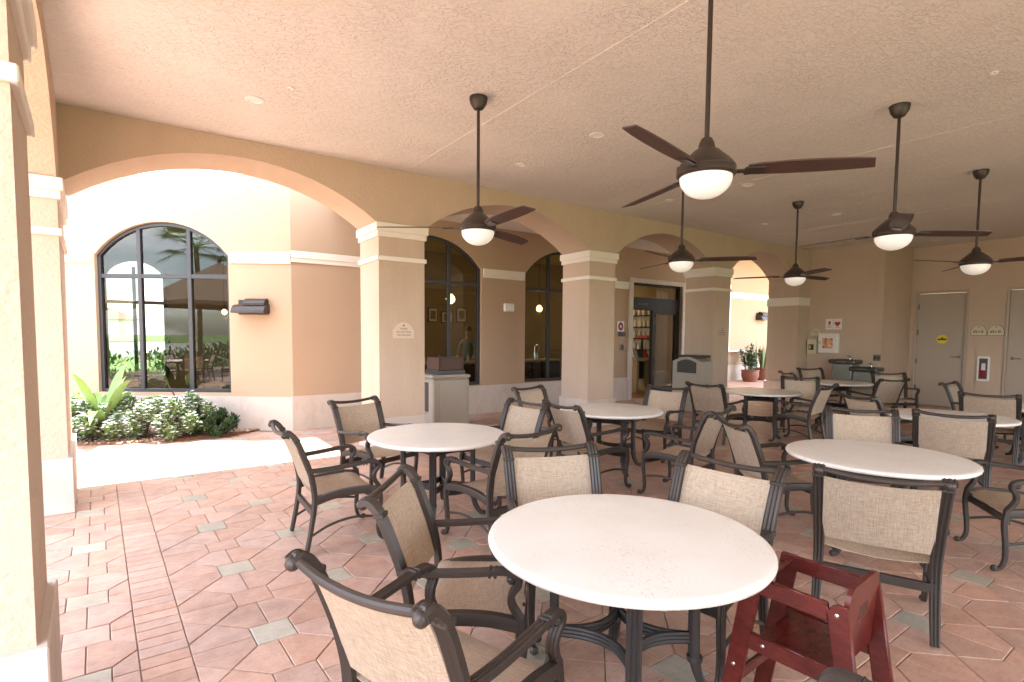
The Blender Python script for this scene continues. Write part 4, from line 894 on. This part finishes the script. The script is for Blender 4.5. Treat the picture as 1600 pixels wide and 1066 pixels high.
o = MB().prism([(-.11, -.055), (.11, -.055), (.11, .055), (-.11, .055)], fD(9.80, 1.655), 0, .03).build('card_reader', 'ink'); MB().prism([(.02, .0), (.08, .0), (.08, .03), (.02, .03)], fD(9.80, 1.655), .0302, .032).build('display', 'red', o); tag(o, 'black card reader with a red display beside the entrance', 'card reader')
o = MB().prism([(-.11, -.075), (.11, -.075), (.11, .075), (-.11, .075)], fD(9.85, 1.33), 0, .02).build('push_plate', 'steel'); MB().prism([(-.06, -.06), (.01, -.06), (.01, .06), (-.06, .06)], fD(9.85, 1.33), .0202, .026).build('button', 'ink', o); tag(o, 'steel push plate with a dark button by the entrance', 'switch')

# ================================================================== PLANTS
def leafmass(name, c, rx, ry, rz, n, size, m, label, cat, seed, petals=0, group=None):
    rnd = random.Random(seed); o = empty(name, c); mb = MB(); st = MB(); pt = MB()
    for k_ in range(9):
        a = rnd.uniform(0, 6.28); q = rnd.uniform(.3, .9); st.tube([(0, 0, 0), (rx*.4*q*math.cos(a), ry*.4*q*math.sin(a), rz*.6), (rx*q*math.cos(a), ry*q*math.sin(a), rz*1.2*(1.1-q*.5))], .006, 5)
    clumps = [(rnd.uniform(-1, 1), rnd.uniform(-1, 1), rnd.uniform(.1, 1)) for _ in range(26)]
    clumps = [q for q in clumps if q[0]**2+q[1]**2 < 1 and q[0]**2+q[1]**2+(q[2]*.8)**2 < 1.15]
    def leaf(b, p, d, L, w):
        d = d.normalized(); s_ = d.cross(Vector((rnd.uniform(-.4, .4), rnd.uniform(-.4, .4), 1))).normalized(); u = s_.cross(d)
        b.add([p, p+d*L*.5+s_*w+u*L*.06, p+d*L, p+d*L*.5-s_*w+u*L*.06], [(0, 1, 2), (0, 2, 3)])
    for k_ in range(n):
        q = rnd.choice(clumps); v = Vector((rnd.gauss(0, 1), rnd.gauss(0, 1), rnd.gauss(.3, 1))).normalized()*rnd.uniform(.3, 1)*.26
        p = Vector(((q[0]+v.x)*rx, (q[1]+v.y)*ry, max(.02, (q[2]+v.z)*rz))); d = Vector((v.x, v.y, v.z+.25))+Vector((rnd.uniform(-.2, .2),)*3)
        leaf(mb, p, d, size*rnd.uniform(.6, 1.2), size*.2)
        if petals and rnd.random() < petals:
            for j in range(4): leaf(pt, p+d.normalized()*size*.8, Vector((math.cos(j*1.57), math.sin(j*1.57), .35)), size*.42, size*.16)
    st.build('stem', 'stem', o); mb.build('foliage', m, o)
    if petals: pt.build('flowers', 'petal', o)
    tag(o, label, cat, group); return o
bed = MB().prism([tuple(Vector(fA(s, -t, 0)).xy) for s, t in ((.55, .03), (.75, .45), (1.2, .85), (2.0, 1.15), (3.2, 1.5), (5.5, 1.8), (5.5, .03))], lambda x, y, z: (x, y, z), -.004, .035).build('planting_bed', 'mulch'); tag(bed, kind='structure')
pb = MB(); rnd = random.Random(3)
for k_ in range(900):
    s_ = rnd.uniform(.6, 3.6); t_ = rnd.uniform(.05, .30+.30*(s_-.55)) if s_ < 1.4 else rnd.uniform(.05, 1.3); x, y, z = fA(s_, -t_, .035); r = rnd.uniform(.008, .022)
    pb.lathe([(.001, -r*.3), (r, 0), (r*.7, r*.5), (.001, r*.65)], (x, y, z), 6, cap=False)
tag(pb.build('gravel', 'pebble'), 'loose tan gravel and bark in the planting bed', 'gravel', kind='stuff')
FB = 'white flowering '
for i, (s_, t_, rx, rz, n, pt_, m, lb) in enumerate(((1.02, .50, .27, .46, 2200, 0, 'leafdk', 'small dark green shrub at the right end of the flower bed'), (1.42, .68, .36, .66, 3400, .26, 'leaf', FB+'shrub next to the dark shrub in the flower bed'), (1.90, .80, .42, .66, 4200, .28, 'leaf', FB+'shrub in front of the dark strappy plant'),
        (2.42, .98, .44, .62, 4200, .28, 'leaf', FB+'shrub right of the broad leaved lily'), (2.98, 1.05, .46, .68, 4200, .28, 'leaf', FB+'shrub in front of the broad leaved lily'), (3.55, 1.15, .44, .68, 3600, .26, 'leaf', FB+'shrub against the corner pier'))):
    x, y, z = fA(s_, -t_, .03); leafmass('shrub', (x, y, z), rx*1.1, rx*.9, rz*.82, int(n*1.2), .076, m, lb, 'shrub', 20+i, pt_, 'shrubs in the flower bed')
def strap(name, loc, n, L, w, m, label, cat, seed, droop=.6, upright=1.0):
    rnd = random.Random(seed); o = empty(name, loc)
    for k_ in range(n):
        a = k_*2.4+rnd.uniform(-.2, .2); l = L*rnd.uniform(.75, 1.1); d = Vector((math.cos(a), math.sin(a), 0)); s_ = Vector((-d.y, d.x, 0)); pts = []
        lean = rnd.uniform(.25, 1) ** .7
        for i in range(8):
            t_ = i/7; pts.append(d*(l*t_*lean*.75)+Vector((0, 0, l*upright*(t_*(1.05-.35*lean)-droop*lean*t_**2.6))))
        mb = MB(); vs = []
        for i, p in enumerate(pts):
            t_ = i/7; ww = w*(.55+1.2*t_*(1-t_)*1.6)*(1-t_**5) if i < 7 else .001
            vs += [p-s_*ww+Vector((0, 0, ww*.35)), p+Vector((0, 0, -.002)), p+s_*ww+Vector((0, 0, ww*.35))]
        mb.add(vs, [(i*3+j, i*3+j+1, i*3+j+4, i*3+j+3) for i in range(7) for j in range(2)], True); mb.build('leaf', m, o)
    tag(o, label, cat); return o
strap('lily_plant', fA(2.50, -.85, .12), 13, 1.45, .075, 'crinum', 'large lily plant with broad bright green strap leaves below the window', 'plant', 5, .55)
strap('cordyline_plant', fA(1.62, -.36, .25), 18, .75, .016, 'cordy', 'dark purple strappy plant behind the flowering shrubs by the wall', 'plant', 6, .7)
strap('cordyline_plant', fA(3.65, -.55, .12), 16, .6, .02, 'cordy', 'dark purple strappy plant at the left end by the corner pier', 'plant', 8, .6)
def potplant(x, y, r, h, seed, label, spiky):
    o = empty('potted_plant', (x, y, 0)); MB().lathe([(r*.75, .0), (r, h*.5), (r*.97, h*.9), (r*1.06, h*.92), (r*1.06, h), (r*.92, h), (r*.88, h*.9), (.01, h*.88)], n=22, cap=False).build('pot', 'pot', o)
    rnd = random.Random(seed)
    for k_ in range(22 if spiky else 16):
        a = rnd.uniform(0, 6.28); q = rnd.uniform(0, r*.7); L = rnd.uniform(.7, 1.15); b = Vector((q*math.cos(a), q*math.sin(a), h*.88)); ln = Vector((math.cos(a), math.sin(a), 0))*rnd.uniform(.03, .2); s_ = Vector((math.cos(a*1.7), math.sin(a*1.7), 0)); w = .035
        mb = MB()
        if spiky: mb.add([b-s_*w*.6, b+s_*w*.6, b+ln*.5+Vector((0, 0, L*.55))+s_*w, b+ln*.5+Vector((0, 0, L*.55))-s_*w, b+ln+Vector((0, 0, L))], [(0, 1, 2, 3), (3, 2, 4)]); mb.build('leaf', 'snake', o)
        else:
            mb.tube([b, b+ln*.6+Vector((0, 0, L*.5)), b+ln*1.6+Vector((0, 0, L*.8))], .012, 5)
            for j in range(26):
                t_ = rnd.uniform(.2, 1); p_ = b+ln*1.6*t_+Vector((0, 0, L*.8*t_)); d_ = Vector((rnd.gauss(0, 1), rnd.gauss(0, 1), .5)).normalized()*.15; sd_ = d_.cross(Vector((0, 0, 1))).normalized()*.04; mb.add([p_, p_+d_*.5+sd_, p_+d_, p_+d_*.5-sd_], [(0, 1, 2, 3)])
            mb.build('branch', 'leafdk', o)
    tag(o, label, 'potted plant')
potplant(18.1, 10.7, .30, .42, 4, 'bushy plant in a terracotta pot in the sunlit courtyard', False)
potplant(19.2, 10.85, .34, .46, 9, 'tall spiky snake plant in an orange pot by the last pier', True)

# ================================================================== OUTSIDE (seen in the window reflections)
def pavilion(x, y, w, zr, zt, m, label):
    o = empty('garden_pavilion', (x, y, 0))
    for sx in (-1, 1):
        for sy in (-1, 1): MB().box((sx*w-.08, sy*w-.08, 0), (sx*w+.08, sy*w+.08, zr)).build('post', 'canopy', o)
    e = w+.35; MB().add([(-e, -e, zr), (e, -e, zr), (e, e, zr), (-e, e, zr), (0, 0, zt), (-e, -e, zr-.15), (e, -e, zr-.15), (e, e, zr-.15), (-e, e, zr-.15)], [(0, 1, 4), (1, 2, 4), (2, 3, 4), (3, 0, 4), (0, 5, 6, 1), (1, 6, 7, 2), (2, 7, 8, 3), (3, 8, 5, 0)]).build('canopy', m, o)
    MB().ball((0, 0, zt+.06), .09, 8).build('finial', 'wood_dark', o); tag(o, label, 'pavilion')
pavilion(-11.5, 3.8, 1.9, 2.75, 4.4, 'canopydk', 'brown roofed garden pavilion mirrored in the big arched window')
pavilion(-13.5, 8.6, 1.6, 2.6, 3.5, 'canopy', 'pale canopy pavilion mirrored in the big arched window')
for x, y, hd in ((-7.5, 6.6, 200), (-8.6, 5.4, 100), (-7.0, 5.2, 150), (-9.5, 6.6, -30)):
    chair(x, y, hd, 'bronze sling chair standing on the sunny outdoor terrace', None)
o = clone(TT); o.location = (-8.4, 6.4, 0); tag(o, 'round stone table on the sunny outdoor terrace', 'table')
def palm(x, y, h, label, seed):
    rnd = random.Random(seed); o = empty('palm_tree', (x, y, 0)); MB().tube(cr([(0, 0, 0), (.08, 0, h*.5), (.0, .05, h)], 6), .10, 10, (1, 0, 0)).build('trunk', 'stem', o); mb = MB()
    for k_ in range(22):
        a = k_*2.4; el = rnd.uniform(-.5, 1.0); L = 1.9; d = Vector((math.cos(a)*math.cos(el), math.sin(a)*math.cos(el), math.sin(el))); c_ = Vector((0, .05, h))+d*L*.55; s_ = d.cross(Vector((0, 0, 1))).normalized(); u = s_.cross(d)
        mb.tube([Vector((0, .05, h)), c_], .02, 4)
        for j in range(-9, 10):
            b = j*.16; dd = (d*math.cos(b)+s_*math.sin(b)); e_ = c_+dd*L*.55*(1-abs(j)*.02)-Vector((0, 0, .1+abs(j)*.012)); n_ = u.cross(dd).normalized()*.03; mb.add([c_, c_+dd*.4+n_, e_, c_+dd*.4-n_], [(0, 1, 2, 3)])
    mb.build('crown', 'leaf', o); tag(o, label, 'palm tree')
palm(-15.5, 2.8, 5.5, 'fan palm mirrored in the top of the big arched window', 3)
palm(-20, 14, 6.5, 'fan palm standing beyond the terrace by the lake', 4)
def hedge(c, rx, ry, rz, n, seed, label): leafmass('hedge', c, rx, ry, rz, n, .22, 'hedge', label, 'hedge', seed)
hedge((-17, 6, -.06), 1.2, 9, 1.2, 5000, 71, 'clipped green hedge along the lake side of the terrace')
hedge((0, 20, -.06), 4.0, .9, .9, 3000, 72, 'bright green hedge outside the far window of the restaurant')
for i, (x, y, w, d, h) in enumerate(((-110, -10, 14, 8, 4), (-112, 25, 16, 8, 4.5), (-8, 125, 16, 8, 4), (14, 128, 15, 8, 4.2))):
    o = empty('lake_house', (x, y, -.06)); MB().box((-w/2, -d/2, 0), (w/2, d/2, h)).build('wall', 'trim', o); e = .6
    MB().add([(-w/2-e, -d/2-e, h), (w/2+e, -d/2-e, h), (w/2+e, d/2+e, h), (-w/2-e, d/2+e, h), (-w/4, 0, h+2.2), (w/4, 0, h+2.2)], [(0, 1, 5, 4), (2, 3, 4, 5), (1, 2, 5), (3, 0, 4), (3, 2, 1, 0)]).build('roof', 'canopydk', o); tag(o, 'hip roofed house across the lake', 'house', 'houses across the lake')
